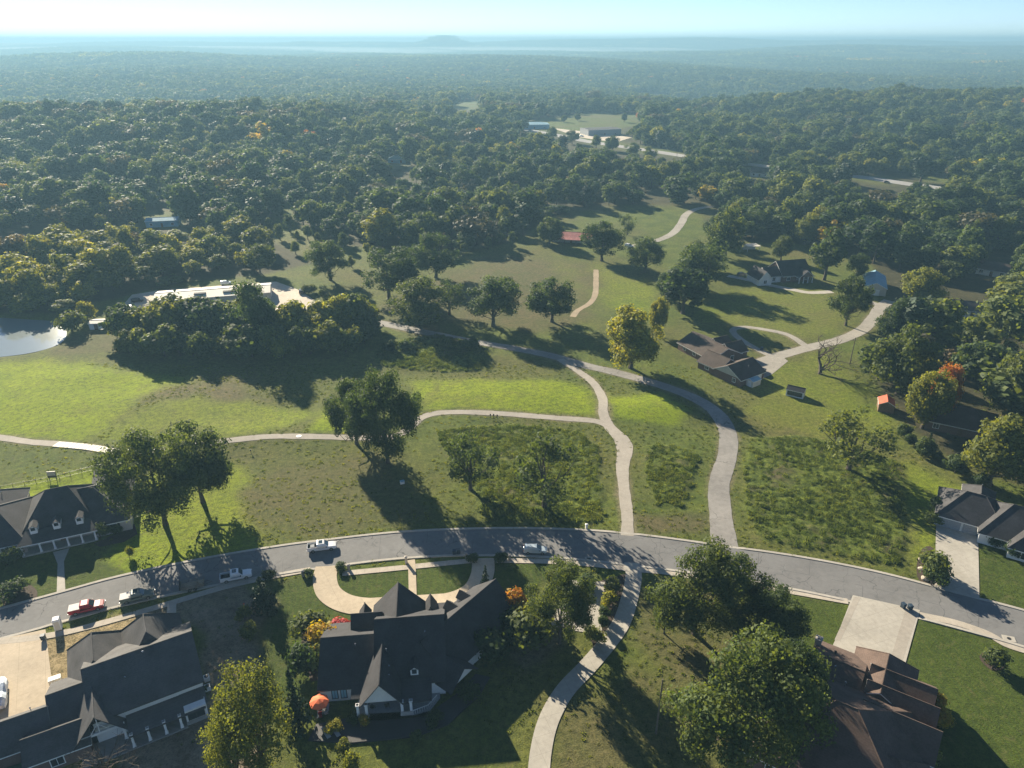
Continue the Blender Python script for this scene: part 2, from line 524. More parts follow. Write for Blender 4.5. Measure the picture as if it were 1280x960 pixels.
def vnoise(x, y, s, seed=0):
    """smooth value noise in -1..1"""
    rs = np.random.RandomState(seed); tab = rs.rand(256, 256) * 2 - 1
    u = x / s; v = y / s
    i = np.floor(u).astype(int); j = np.floor(v).astype(int)
    fu = u - i; fv = v - j
    fu = fu * fu * (3 - 2 * fu); fv = fv * fv * (3 - 2 * fv)
    a = tab[i % 256, j % 256]; b = tab[(i + 1) % 256, j % 256]; c = tab[i % 256, (j + 1) % 256]; d = tab[(i + 1) % 256, (j + 1) % 256]
    return (a * (1 - fu) + b * fu) * (1 - fv) + (c * (1 - fu) + d * fu) * fv

MEADOWS = [
    [(545, 540), (640, 530), (725, 540), (748, 565), (752, 612), (754, 652), (700, 656), (610, 652), (590, 600), (560, 565)],
    [(808, 560), (840, 556), (876, 568), (866, 605), (852, 634), (825, 632), (808, 600)],
    [(938, 548), (1000, 545), (1080, 560), (1128, 582), (1131, 620), (1128, 690), (1120, 706), (1040, 692), (955, 676), (934, 640), (930, 580)],
    [(468, 442), (500, 425), (545, 418), (590, 428), (612, 445), (600, 462), (550, 465), (480, 458)],
]
ZONES = [  # channel, blur passes, strength, jitter metres, polygon in survey pixels
    (0, 10, .95, 3, [(-40, 462), (60, 448), (140, 462), (235, 478), (180, 500), (135, 540), (100, 556), (0, 545), (-40, 545)]),
    (0, 8, .6, 3, [(150, 525), (215, 500), (300, 500), (410, 520), (330, 545), (210, 556), (130, 556)]),
    (0, 4, 1., 1, [(408, 515), (440, 502), (438, 542), (382, 545)]),
    (0, 5, .85, 1.5, [(515, 478), (600, 474), (705, 477), (742, 490), (748, 518), (640, 514), (520, 512)]),
    (0, 3, .55, .8, [(610, 486), (722, 486), (725, 510), (612, 508)]),
    (0, 5, .9, 1.5, [(762, 497), (830, 495), (862, 515), (850, 532), (790, 528), (764, 520)]),
    (0, 4, .95, 1, [(-20, 612), (40, 602), (135, 582), (165, 590), (140, 600), (20, 628), (-20, 632)]),
    (0, 6, .8, 2, [(150, 600), (265, 572), (305, 580), (300, 650), (330, 690), (165, 722), (85, 742), (140, 690)]),
    (0, 6, .5, 2, [(1130, 575), (1180, 600), (1225, 625), (1170, 660), (1160, 735), (1138, 705), (1136, 620)]),
    (0, 8, .5, 4, [(740, 330), (820, 350), (830, 400), (760, 380)]),
    (0, 9, .35, 4, [(905, 365), (1035, 350), (1062, 400), (1000, 425), (905, 405), (860, 400)]),
    (0, 9, .35, 4, [(930, 480), (1020, 440), (1080, 480), (1110, 540), (1060, 560), (960, 530)]),
    (0, 9, .25, 4, [(640, 320), (720, 330), (730, 380), (690, 330)]),
    (1, 8, .5, 4, [(320, 590), (470, 568), (520, 600), (540, 660), (390, 675), (310, 640)]),
    (1, 9, .8, 6, [(560, 335), (640, 315), (735, 330), (745, 380), (700, 420), (560, 400), (520, 430), (470, 395)]),
    (1, 6, .7, 3, [(150, 488), (290, 480), (330, 500), (220, 520)]),
    (1, 5, .75, 2, [(60, 425), (140, 410), (155, 440), (60, 448)]),
    (1, 8, .7, 4, [(900, 370), (1040, 350), (1060, 400), (990, 420), (900, 405)]),
    (1, 6, .6, 3, [(690, 890), (800, 840), (920, 900), (950, 960), (690, 970)]),
    (1, 6, .7, 2, [(800, 720), (900, 720), (960, 800), (860, 880), (790, 800)]),
    (1, 4, .9, 1.5, [(795, 640), (835, 640), (888, 645), (890, 668), (800, 668)]),
    (1, 6, .3, 3, [(540, 560), (600, 590), (620, 655), (740, 655), (735, 600), (660, 570)]),
    (1, 6, .5, 3, [(310, 760), (370, 850), (300, 860)]),
    (3, 2, 1., 1, [(215, 768), (330, 735), (345, 755), (318, 790), (322, 850), (330, 900), (320, 990), (150, 990), (150, 900), (250, 890), (255, 800)]),
    (3, 2, .9, .6, [(150, 772), (300, 727), (318, 745), (215, 775)]),
    (3, 3, .7, 1.5, [(640, 820), (690, 790), (705, 810), (660, 840)]),
    (6, 2, 1., .8, [(52, 800), (150, 768), (205, 760), (210, 775), (150, 830), (80, 860), (50, 855)]),
    (4, 2, 1., .3, [(330, 740), (400, 712), (560, 706), (600, 700), (700, 704), (640, 770), (420, 790), (330, 800)]),
    (4, 3, .85, .5, [(350, 745), (410, 780), (390, 870), (320, 870), (330, 790)]),
    (4, 3, .8, .5, [(960, 735), (1062, 750), (1040, 830), (960, 800)]),
    (4, 2, 1., .3, [(1146, 765), (1290, 822), (1300, 990), (1150, 990), (1128, 850)]),
    (4, 2, 1., .3, [(1218, 665), (1280, 700), (1290, 765), (1224, 748)]),
    (4, 2, .9, .3, [(-20, 700), (100, 690), (165, 715), (85, 745), (-20, 765)]),
]
WORN = [
    ([(-60, 540), (0, 547), (40, 553), (90, 557), (150, 565), (200, 566), (250, 558), (300, 552), (350, 548), (440, 549), (490, 547), (512, 536), (530, 522), (560, 517), (620, 518), (700, 523), (745, 527), (766, 536)], 1.45),
    ([(700, 450), (722, 464), (742, 480), (753, 500), (754, 518), (762, 534), (776, 548), (781, 562), (778, 585), (781, 620), (784, 645), (784, 668)], 1.7),
    ([(903, 670), (901, 645), (899, 605), (909, 570), (909, 540), (893, 515), (862, 496), (820, 480), (770, 466), (730, 457), (690, 446), (640, 436), (580, 425), (530, 415), (476, 404)], 2.5),
    ([(938, 458), (958, 450), (985, 442), (1015, 434), (1050, 425), (1078, 412), (1093, 396)], 2.5),
    ([(1010, 435), (985, 419), (955, 412), (930, 409), (916, 413), (925, 424), (945, 436), (965, 446)], 1.6)]

def build_ground():
    ys = [-220.0]
    while ys[-1] < 16400:
        y = ys[-1]
        ys.append(y + (8 if y < 48 else max(.62, (y - 60) * .0052) if y < 420 else (y - 60) * .0125))
    ys = np.array(ys)
    us = np.concatenate([np.linspace(-1.9, -1.02, 60, endpoint=False), np.linspace(-1.02, 1.02, 620), np.linspace(1.02, 1.9, 61)[1:]])
    apex = 105.0
    wid = np.maximum(ys * .80 + apex, 150)
    Xg = us[None, :] * wid[:, None]
    Yg = np.repeat(ys[:, None], len(us), 1)
    Z = hgt(Xg, Yg)
    ZA = np.zeros(Xg.shape + (4,), dtype=np.float32); ZB = np.zeros_like(ZA)
    near = (Yg < 900) & (Yg > 40)
    jx = vnoise(Xg, Yg, 7, 1) + .5 * vnoise(Xg, Yg, 2.6, 2); jy = vnoise(Xg, Yg, 7, 3) + .5 * vnoise(Xg, Yg, 2.6, 4)
    def blur(a, n):
        for _ in range(n):
            a[1:-1] = (a[:-2] + 2 * a[1:-1] + a[2:]) * .25
            a[:, 1:-1] = (a[:, :-2] + 2 * a[:, 1:-1] + a[:, 2:]) * .25
        return a
    for ch, nb, st, jit, pl in ZONES:
        m = (in_poly(Xg + jx * jit, Yg + jy * jit, W(pl)) & near).astype(np.float32) * st
        m = blur(m, nb)
        T = ZA if ch < 4 else ZB
        T[..., ch % 4] = np.maximum(T[..., ch % 4], m)
    sub = np.where((Yg < 330) & (Yg > 55) & (np.abs(Xg) < 240))
    sx, sy = Xg[sub], Yg[sub]; worn = np.zeros(sx.shape, dtype=np.float32)
    for line, hw in WORN:
        for p in resample(catmull(W(line), 6), 1.6):
            c = np.where((np.abs(sx - p.x) < hw + 2) & (np.abs(sy - p.y) < hw + 2))[0]
            d = np.hypot(sx[c] - p.x, sy[c] - p.y) + .55 * jx[sub][c]
            worn[c] = np.maximum(worn[c], np.clip((hw + .9 - d) / .9, 0, 1) * .75)
    ZA[sub + (np.full(sx.shape, 3),)] = np.maximum(ZA[sub + (np.full(sx.shape, 3),)], worn * (.6 + .4 * jy[sub]))
    for pl in MEADOWS:
        m = blur((in_poly(Xg + jx * .7, Yg + jy * .7, W(pl)) & near).astype(np.float32), 1)
        ZA[..., 2] = np.maximum(ZA[..., 2], m)
    fr = FOREST_MASK(Xg, Yg).astype(np.float32)
    ZB[..., 1] = blur(fr, 3)
    Z = Z + ZA[..., 2] * (.22 + .16 * vnoise(Xg, Yg, 1.6, 8) + .12 * vnoise(Xg, Yg, .8, 9))
    # pond basin
    pond = in_poly(Xg, Yg, POND)
    Z = Z - .9 * blur(pond.astype(np.float32), 2)
    R, K = Xg.shape
    V = np.stack([Xg.ravel(), Yg.ravel(), Z.ravel()], 1)
    i = np.arange(R * K).reshape(R, K)
    F = np.stack([i[:-1, :-1].ravel(), i[:-1, 1:].ravel(), i[1:, 1:].ravel(), i[1:, :-1].ravel()], 1)
    me = np_mesh('ground', V, F, M['ground'], smooth=True)
    for nm, A in (('zone_a', ZA), ('zone_b', ZB)):
        at = me.attributes.new(nm, 'FLOAT_COLOR', 'POINT')
        at.data.foreach_set('color', A.reshape(-1))
    o = link('ground', me)
    tag(o, kind='structure')

def mat_ground():
    t = NT('ground_cover')
    p = t.pos()
    za = t.n('ShaderNodeAttribute', attribute_name='zone_a'); zb = t.n('ShaderNodeAttribute', attribute_name='zone_b')
    sa = t.n('ShaderNodeSeparateColor'); t.l(za.outputs['Color'], sa.inputs[0])
    sb = t.n('ShaderNodeSeparateColor'); t.l(zb.outputs['Color'], sb.inputs[0])
    big = t.noise(.018, 4, .6, p); mid = t.noise(.11, 5, .62, p, .6); fine = t.noise(.9, 5, .72, p); hair = t.noise(3.6, 3, .7, p)
    def tone(a, b, f, lo=.35, hi=.65): return t.mix(t.maprange(f, lo, hi), a, b)
    rough = tone((.082, .115, .018), (.140, .170, .027), mid)
    rough = t.mix(t.maprange(big, .42, .66), rough, tone((.118, .112, .032), (.160, .144, .046), fine))
    fair = tone((.20, .275, .006), (.30, .37, .008), mid, .3, .7)
    fair = t.mix(t.math('MULTIPLY', t.maprange(big, .5, .7), .5), fair, (.19, .20, .03))
    w2 = t.n('ShaderNodeTexWave', bands_direction='X'); w2.inputs['Scale'].default_value = .16; w2.inputs['Distortion'].default_value = 1.5; w2.inputs['Detail Scale'].default_value = .3
    m2 = t.n('ShaderNodeMapping'); t.l(p, m2.inputs[0]); m2.inputs['Rotation'].default_value = (0, 0, RAD(62)); t.l(m2.outputs[0], w2.inputs['Vector'])
    fair = t.mix(t.math('MULTIPLY', w2.outputs['Fac'], .28), fair, (.16, .22, .012))
    fair = t.mix(t.math('MULTIPLY', t.maprange(t.noise(.05, 5, .7, p, 1.5), .55, .68), .5), fair, (.17, .15, .045))
    dry = tone((.150, .120, .058), (.100, .102, .038), mid, .4, .62)
    dry = t.mix(t.math('MULTIPLY', t.maprange(fine, .55, .75), .5), dry, (.18, .14, .08))
    tall = tone((.074, .110, .014), (.14, .17, .024), fine, .35, .65)
    tall = t.mix(t.maprange(mid, .52, .68), tall, (.12, .10, .05))
    soil = tone((.21, .16, .115), (.33, .26, .185), mid)
    soil = t.mix(t.math('MULTIPLY', t.maprange(hair, .55, .7), .4), soil, (.09, .065, .045))
    lawn = tone((.048, .078, .010), (.078, .112, .016), mid, .3, .7)
    wv = t.n('ShaderNodeTexWave', bands_direction='X'); wv.inputs['Scale'].default_value = .33; wv.inputs['Distortion'].default_value = 1.2; wv.inputs['Detail Scale'].default_value = .4
    mp = t.n('ShaderNodeMapping'); t.l(p, mp.inputs[0]); mp.inputs['Rotation'].default_value = (0, 0, RAD(-8)); t.l(mp.outputs[0], wv.inputs['Vector'])
    stripe = wv.outputs['Fac']
    lawn = t.mix(t.math('MULTIPLY', t.math('MULTIPLY', stripe, t.maprange(fine, .3, .6)), .45), lawn, (.090, .098, .022))
    floor_ = tone((.05, .045, .024), (.085, .075, .035), mid)
    straw = tone((.30, .225, .115), (.40, .31, .17), fine)
    c = rough
    c = t.mix(sa.outputs[1], c, dry)
    c = t.mix(sa.outputs[0], c, fair)
    c = t.mix(sb.outputs[1], c, floor_)
    c = t.mix(sa.outputs[2], c, tall)
    c = t.mix(sb.outputs[0], c, lawn)
    c = t.mix(sb.outputs[2], c, straw)
    c = t.mix(za.outputs['Alpha'], c, soil)
    sp = t.math('ADD', t.math('MULTIPLY', fine, .6), t.math('MULTIPLY', hair, .4))
    c = t.mix(t.maprange(sp, .36, .60, .75, 0.0), c, (.020, .026, .008))
    c = t.mix(t.math('MULTIPLY', t.maprange(t.noise(.45, 4, .65, p, .8), .55, .72), .35), c, (.15, .125, .06))
    # canopy colour of land too far for single trees
    sep = t.n('ShaderNodeSeparateXYZ'); t.l(p, sep.inputs[0])
    far = t.maprange(sep.outputs[1], 2600, 4200)
    can = tone((.03, .045, .018), (.085, .085, .03), t.noise(.012, 6, .7, p))
    c = t.mix(far, c, can)
    hgtn = t.math('ADD', t.math('MULTIPLY', fine, .5), t.math('MULTIPLY', hair, .5))
    t.bsdf(c, .95, bump=hgtn, bs=.8, bd=.22, spec=.1)
    return t.m
M['ground'] = mat_ground()

# ------------------------------------------------------------------ ribbons, pavements
PAVED_POLY, PAVED_LINE = [], []
def ribbon(name, centre, width, mat, dz=.05, n=8, kerb=False, world=False, wfun=None):
    pts = centre if world else W(centre)
    pts = resample(catmull(pts, n), .8)
    rows = []
    for i, p in enumerate(pts):
        d = (pts[min(i + 1, len(pts) - 1)] - pts[max(i - 1, 0)]).normalized()
        nn = Vector((-d.y, d.x))
        w = width if wfun is None else wfun(i / (len(pts) - 1))
        w += .12 * math.sin(i * .37) + .08 * math.sin(i * 1.1 + 2) if not kerb else 0
        row = []
        for k in range(5):
            q = p + nn * w * (k / 4 - .5)
            row.append((q.x, q.y, zat(q.x, q.y) + dz))
        rows.append(row)
    PAVED_LINE.append((pts, width))
    mb = MB(); mb.quad_strip(rows)
    o = mb.build(name, mat)
    tag(o, kind='structure')
    return pts

def between(name, ea, eb, mat, dz=.05, kerbname=None, n=10, cols=6):
    A = catmull(W(ea), n); B = catmull(W(eb), n)
    m = 160
    def even(P):
        L = [0]
        for a, b in zip(P[:-1], P[1:]): L.append(L[-1] + (b - a).length)
        out = []
        for k in range(m):
            s = L[-1] * k / (m - 1)
            j = max(0, min(len(P) - 2, int(np.searchsorted(L, s)) - 1))
            t = (s - L[j]) / max(1e-6, L[j + 1] - L[j])
            out.append(P[j].lerp(P[j + 1], min(1, max(0, t))))
        return out
    A = even(A); B = even(B)
    PAVED_POLY.append([(p.x, p.y) for p in A] + [(p.x, p.y) for p in B[::-1]])
    mb = MB(); mb.quad_strip([[(p.x, p.y, zat(p.x, p.y) + dz) for p in [a.lerp(b, k / cols) for k in range(cols + 1)]] for a, b in zip(A, B)])
    tag(mb.build(name, mat), kind='structure')
    return A, B

def patch(name, pts, mat, dz=.05, world=False, smooth=0, kind='structure', thick=0.0):
    P = pts if world else W(pts)
    if smooth: P = catmull(P, smooth, closed=True)
    PAVED_POLY.append([(p[0], p[1]) for p in P])
    bm = bmesh.new()
    vs = [bm.verts.new((p[0], p[1], 0)) for p in P]
    f = bm.faces.new(vs)
    bmesh.ops.triangulate(bm, faces=[f])
    for _ in range(2):
        es = [e for e in bm.edges if e.calc_length() > 4]
        if es: bmesh.ops.subdivide_edges(bm, edges=es, cuts=1); bmesh.ops.triangulate(bm, faces=bm.faces)
    for v in bm.verts: v.co.z = zat(v.co.x, v.co.y) + dz
    bmesh.ops.recalc_face_normals(bm, faces=bm.faces)
    for f in bm.faces:
        if f.normal.z < 0: f.normal_flip()
    if thick:
        r = bmesh.ops.extrude_face_region(bm, geom=bm.faces[:])
        for e in r['geom']:
            if isinstance(e, bmesh.types.BMVert): e.co.z -= thick
    me = bpy.data.meshes.new(name); bm.to_mesh(me); bm.free(); me.materials.append(mat)
    o = link(name, me); tag(o, kind=kind)
    return o

POND = [tuple(p) for p in catmull(W([(-120, 396), (-20, 396), (40, 399), (72, 402), (83, 414), (76, 428), (45, 439), (0, 445), (-60, 448), (-120, 440)]), 6, closed=True)]

# forest: everywhere beyond this line but for the clearings one can see into
FOREST_EDGE = [(-400, 398), (-60, 392), (85, 391), (112, 384), (165, 368), (235, 352), (330, 343), (395, 328), (420, 306), (470, 310), (560, 316),
               (640, 303), (668, 286), (705, 264), (800, 256), (868, 262), (895, 292), (925, 302), (1015, 306), (1090, 332), (1110, 370), (1112, 400),
               (1085, 460), (1120, 520), (1150, 545), (1195, 580), (1290, 612), (1700, 740)]
FE = W(FOREST_EDGE)
FOREST_POLY = FE + [(6000, 3000), (15000, 16300), (-15000, 16300), (-6000, 3000)]
CLEAR_PX = [   # open ground that shows between the trees: nothing may cover it
    [(566, 127), (598, 126), (600, 134), (590, 138), (566, 136)],
    [(668, 150), (700, 145), (745, 141), (798, 143), (800, 156), (778, 160), (772, 170), (745, 176), (690, 165), (652, 161)],
    [(690, 160), (730, 168), (800, 182), (855, 190), (855, 197), (790, 190), (735, 180)],
    [(1060, 218), (1118, 222), (1135, 230), (1100, 232), (1062, 224)],
    [(1150, 218), (1190, 222), (1185, 230), (1145, 226)],
    [(175, 266), (228, 262), (230, 284), (178, 286)],
    [(482, 195), (510, 195), (512, 208), (482, 208)],
    [(936, 203), (962, 203), (964, 222), (936, 222)],
    [(700, 278), (742, 278), (742, 304), (700, 304)],
    [(800, 256), (890, 256), (893, 268), (868, 280), (840, 306), (800, 300)],
    [(1222, 324), (1262, 324), (1262, 346), (1222, 346)],
    [(1200, 366), (1234, 366), (1234, 398), (1200, 398)],
    [(1165, 498), (1236, 498), (1236, 548), (1165, 548)],
    [(1080, 330), (1110, 330), (1110, 378), (1080, 378)],
    [(345, 258), (360, 250), (372, 280), (420, 300), (395, 330), (340, 300)],
    [(100, 380), (170, 370), (345, 350), (400, 380), (400, 400), (130, 400)],
]
def inv(x, y, z):
    """survey pixel of points of the place (numpy)"""
    zz = z - CAM_H
    f = y * math.cos(PITCH) - zz * math.sin(PITCH); u = y * math.sin(PITCH) + zz * math.cos(PITCH)
    f = np.where(np.abs(f) < 1e-3, 1e-3, f)
    return 640 + FPX * x / f, 480 - FPX * u / f

def FOREST_MASK(x, y):
    m = in_poly(x, y, FOREST_POLY)
    px, py = inv(x, y, hgt(x, y))
    for c in CLEAR_PX[:10] + CLEAR_PX[14:]:
        m &= ~(in_poly(px, py, c) & (y < 2500))
    return m
build_ground()
wm = NT('pond_water')
wm.bsdf((.20, .23, .23), .06, bump=wm.noise(.9, 3, .6, wm.pos()), bs=.02, bd=.03, spec=.5)
patch('water', POND, wm.m, dz=-.28, world=True)

# ---- main street
TOP = [(-120, 792), (0, 762), (75, 742), (150, 722), (240, 703), (330, 687), (400, 677), (500, 666), (600, 662), (700, 663), (790, 669), (900, 683), (1000, 697), (1100, 717), (1200, 744), (1290, 768), (1400, 802)]
BOT = [(-120, 826), (0, 797), (75, 777), (150, 757), (240, 737), (330, 720), (400, 709), (500, 697), (600, 693), (700, 697), (790, 706), (900, 720), (1000, 737), (1100, 759), (1200, 785), (1290, 811), (1400, 850)]
SA, SB = between('street', TOP, BOT, M['street'], .06)
for side, P in ((1, SA), (-1, SB)):
    mb = MB(); rows = []
    for i, p in enumerate(P):
        d = (P[min(i + 1, len(P) - 1)] - P[max(i - 1, 0)]).normalized(); nn = Vector((-d.y, d.x)) * side
        px, py = inv(np.array([p.x]), np.array([p.y]), np.array([0.]))
        px = float(px[0])
        drop = .10 if (side == -1 and (390 < px < 432 or 585 < px < 622 or 780 < px < 803 or 1055 < px < 1150 or -60 < px < 58)) or (side == 1 and (775 < px < 800 or 885 < px < 925 or 1168 < px < 1224)) else 0
        z0 = zat(p.x, p.y)
        a = p + nn * .02; b = p + nn * .62
        rows.append([(a.x, a.y, z0 - .1), (a.x, a.y, z0 + .17 - drop), (b.x, b.y, z0 + .18 - drop), (b.x, b.y, z0 - .1)])
    mb.quad_strip(rows)
    tag(mb.build('kerb', M['kerb']), kind='structure')
# hairline joints and patches of the street
jm = mat_plain('tar_seal', (.10, .098, .095), .8, .2)
mb = MB()
rj = random.Random(3)
for i in range(4, 156, 7):
    a = SA[i] .lerp(SB[i], .02); b = SA[i].lerp(SB[i], .5 if rj.random() < .6 else .97)
    if rj.random() < .5: a, b = SA[i].lerp(SB[i], .5), SB[i]
    d = Vector((b.y - a.y, a.x - b.x)).normalized() * .035
    mb.poly([(q.x, q.y, zat(q.x, q.y) + .066) for q in (a + d, b + d, b - d, a - d)])
for k in range(2, 150):
    if rj.random() < .75 and k > 96:
        a = SA[k].lerp(SB[k], .5); b = SA[k + 1].lerp(SB[k + 1], .5); d = Vector((-(b - a).y, (b - a).x)).normalized() * .04
        mb.poly([(q.x, q.y, zat(q.x, q.y) + .066) for q in (a + d, b + d, b - d, a - d)])
tag(mb.build('road_marking', jm), kind='structure')

# ---- pavements on the near side of the street
ribbon('sidewalk', [(-60, 806), (40, 798), (110, 784), (205, 757), (275, 736), (330, 723), (388, 712)], 1.5, M['sidewalk'], .10, kerb=True)
ribbon('sidewalk', [(428, 717), (500, 710), (560, 704), (592, 701)], 1.5, M['sidewalk'], .10, kerb=True)
ribbon('sidewalk', [(620, 701), (680, 702), (740, 706), (790, 712), (835, 716), (905, 727), (980, 738), (1060, 752)], 1.5, M['sidewalk'], .10, kerb=True)
ribbon('sidewalk', [(1150, 769), (1195, 779), (1235, 793), (1258, 806), (1300, 819), (1400, 850)], 1.6, M['sidewalk'], .10, kerb=True)
ribbon('footpath', [(215, 757), (214, 778)], 1.6, M['sidewalk'], .11, kerb=True)

# ---- drives and paths
patch('driveway', [(-60, 812), (57, 787), (70, 893), (60, 960), (-60, 960)], M['concrete_new'], .09)
ribbon('driveway', [(409, 708), (406, 724), (412, 742), (434, 755), (470, 759), (520, 757), (565, 751), (592, 738), (603, 718), (604, 698)], 4.6, M['concrete_new'], .12, kerb=True)
patch('driveway', [(460, 748), (560, 742), (600, 735), (610, 790), (470, 800)], M['concrete_new'], .105)
ribbon('footpath', [(514, 700), (515, 712), (516, 746)], 1.5, M['concrete_new'], .13, kerb=True)
ribbon('footpath', [(790, 704), (792, 722), (786, 752), (776, 780), (758, 806), (734, 834), (706, 864), (686, 900), (676, 940), (672, 990)], 3.2, M['concrete'], .11, kerb=True)
patch('parking_pad', [(688, 783), (752, 795), (756, 728), (712, 726), (700, 740)], M['concrete'], .10)
patch('driveway', [(1066, 744), (1150, 763), (1126, 850), (1030, 830), (1045, 798)], M['concrete'], .10)
patch('driveway', [(1170, 650), (1222, 664), (1224, 748), (1195, 743), (1168, 735)], M['concrete'], .09)
patch('driveway_edge', [(1132, 762), (1147, 766), (1122, 845), (1108, 840)], M['cartpath'], .108)
patch('driveway_edge', [(1068, 746), (1076, 747), (1050, 802), (1043, 800)], M['cartpath'], .108)
patch('footpath', [(66, 690), (87, 685), (80, 702), (82, 740), (71, 743), (72, 705)], M['concrete'], .10)
cart = [(-60, 540), (0, 547), (40, 553), (90, 557), (150, 565), (200, 566), (250, 558), (300, 552), (350, 548), (440, 549), (490, 547), (512, 536), (530, 522), (560, 517), (620, 518), (700, 523), (745, 527), (766, 536)]
ribbon('cart_path', cart, 2.5, M['cartpath'], .06)
ribbon('cart_path', [(700, 450), (722, 464), (742, 480), (753, 500), (754, 518), (762, 534), (776, 548), (781, 562), (778, 585), (781, 620), (784, 645), (784, 670)], 2.8, M['cartpath'], .065,
       wfun=lambda s: 2.7 + 1.6 * math.exp(-((s - .60) / .10) ** 2))
ribbon('road', [(906, 682), (901, 645), (899, 605), (909, 570), (909, 540), (893, 515), (862, 496), (820, 480), (770, 466), (730, 457), (690, 446), (640, 436), (580, 425), (530, 415), (476, 404), (430, 396), (380, 388)], 4.6, M['old_road'], .06,
       wfun=lambda s: 4.5 + 1.0 * math.exp(-s / .06) + 1.2 * math.sin(s * 9) * .2)
ribbon('road', [(938, 458), (958, 450), (985, 442), (1015, 434), (1050, 425), (1078, 412), (1093, 396), (1100, 385), (1112, 376)], 4.6, M['gravel'], .05)
ribbon('gravel_drive', [(1010, 435), (985, 419), (955, 412), (930, 409), (916, 413), (925, 424), (945, 436), (965, 446)], 2.6, M['gravel'], .055)
patch('gravel_drive', [(940, 466), (948, 452), (975, 444), (985, 452), (965, 468), (952, 474)], M['gravel'], .045)
ribbon('gravel_drive', [(1078, 376), (1100, 382), (1112, 385)], 4, M['gravel'], .052)
ribbon('gravel_drive', [(1040, 365), (1012, 366), (990, 362), (960, 356), (935, 350), (910, 345)], 3.6, M['concrete'], .05)
ribbon('gravel_drive', [(790, 308), (820, 301), (840, 292), (851, 280), (858, 268), (872, 261), (890, 258)], 4.4, M['gravel'], .05)
ribbon('trail', [(716, 396), (722, 388), (737, 379), (744, 368), (745, 350), (745, 337)], 2.4, M['trail'], .05)
ribbon('highway', [(560, 152), (640, 160), (690, 168), (740, 178), (800, 187), (860, 196), (940, 206), (1010, 214), (1080, 222), (1150, 232), (1290, 250)], 15, M['highway'], .15, n=20)
patch('yard', [(165, 368), (205, 362), (345, 352), (372, 362), (398, 378), (398, 392), (350, 395), (200, 388), (165, 392), (150, 385)], M['yard'], .04)
patch('yard', [(690, 160), (745, 166), (790, 172), (770, 178), (725, 172)], M['yard'], .1)

# ---- air
gx_, gy_ = np.meshgrid(np.linspace(-12000, 12000, 240), np.linspace(3000, 16400, 240))
hz = MB(); hz.box(-15800, 15800, -300, 16450, -45, max(112.0, float(hgt(gx_, gy_).max()) + 6))
hm = bpy.data.materials.new('haze'); hm.use_nodes = True; ht = hm.node_tree; ht.nodes.clear()
ho = ht.nodes.new('ShaderNodeOutputMaterial'); hv = ht.nodes.new('ShaderNodeVolumePrincipled')
hv.inputs['Color'].default_value = (.235, .42, .56, 1); hv.inputs['Density'].default_value = .00029; hv.inputs['Anisotropy'].default_value = .2
ht.links.new(hv.outputs[0], ho.inputs['Volume'])
tag(hz.build('haze', hm), kind='stuff')

ms = MB()
for cx_, cy_, rx_, ry_, zt_ in ((-2600, 6300, 2300, 380, 40), (-250, 6500, 1300, 300, 34), (900, 6700, 800, 220, 28)):
    rows_ = []
    for i in range(1, 12):
        t_ = -math.pi / 2 + math.pi * i / 12
        rows_.append([(cx_ + rx_ * math.cos(t_) * math.cos(k * math.pi / 12), cy_ + ry_ * math.cos(t_) * math.sin(k * math.pi / 12), 16 + zt_ * math.sin(t_)) for k in range(24)])
    ms.quad_strip(rows_, closed=True); ms.poly(rows_[0]); ms.poly(rows_[-1])
mm = bpy.data.materials.new('mist'); mm.use_nodes = True; mt_ = mm.node_tree; mt_.nodes.clear()
mo = mt_.nodes.new('ShaderNodeOutputMaterial'); mv = mt_.nodes.new('ShaderNodeVolumePrincipled')
mv.inputs['Color'].default_value = (.93, .96, .97, 1); mv.inputs['Density'].default_value = .0011; mv.inputs['Anisotropy'].default_value = .2
mt_.links.new(mv.outputs[0], mo.inputs['Volume'])
tag(ms.build('mist', mm), kind='stuff')
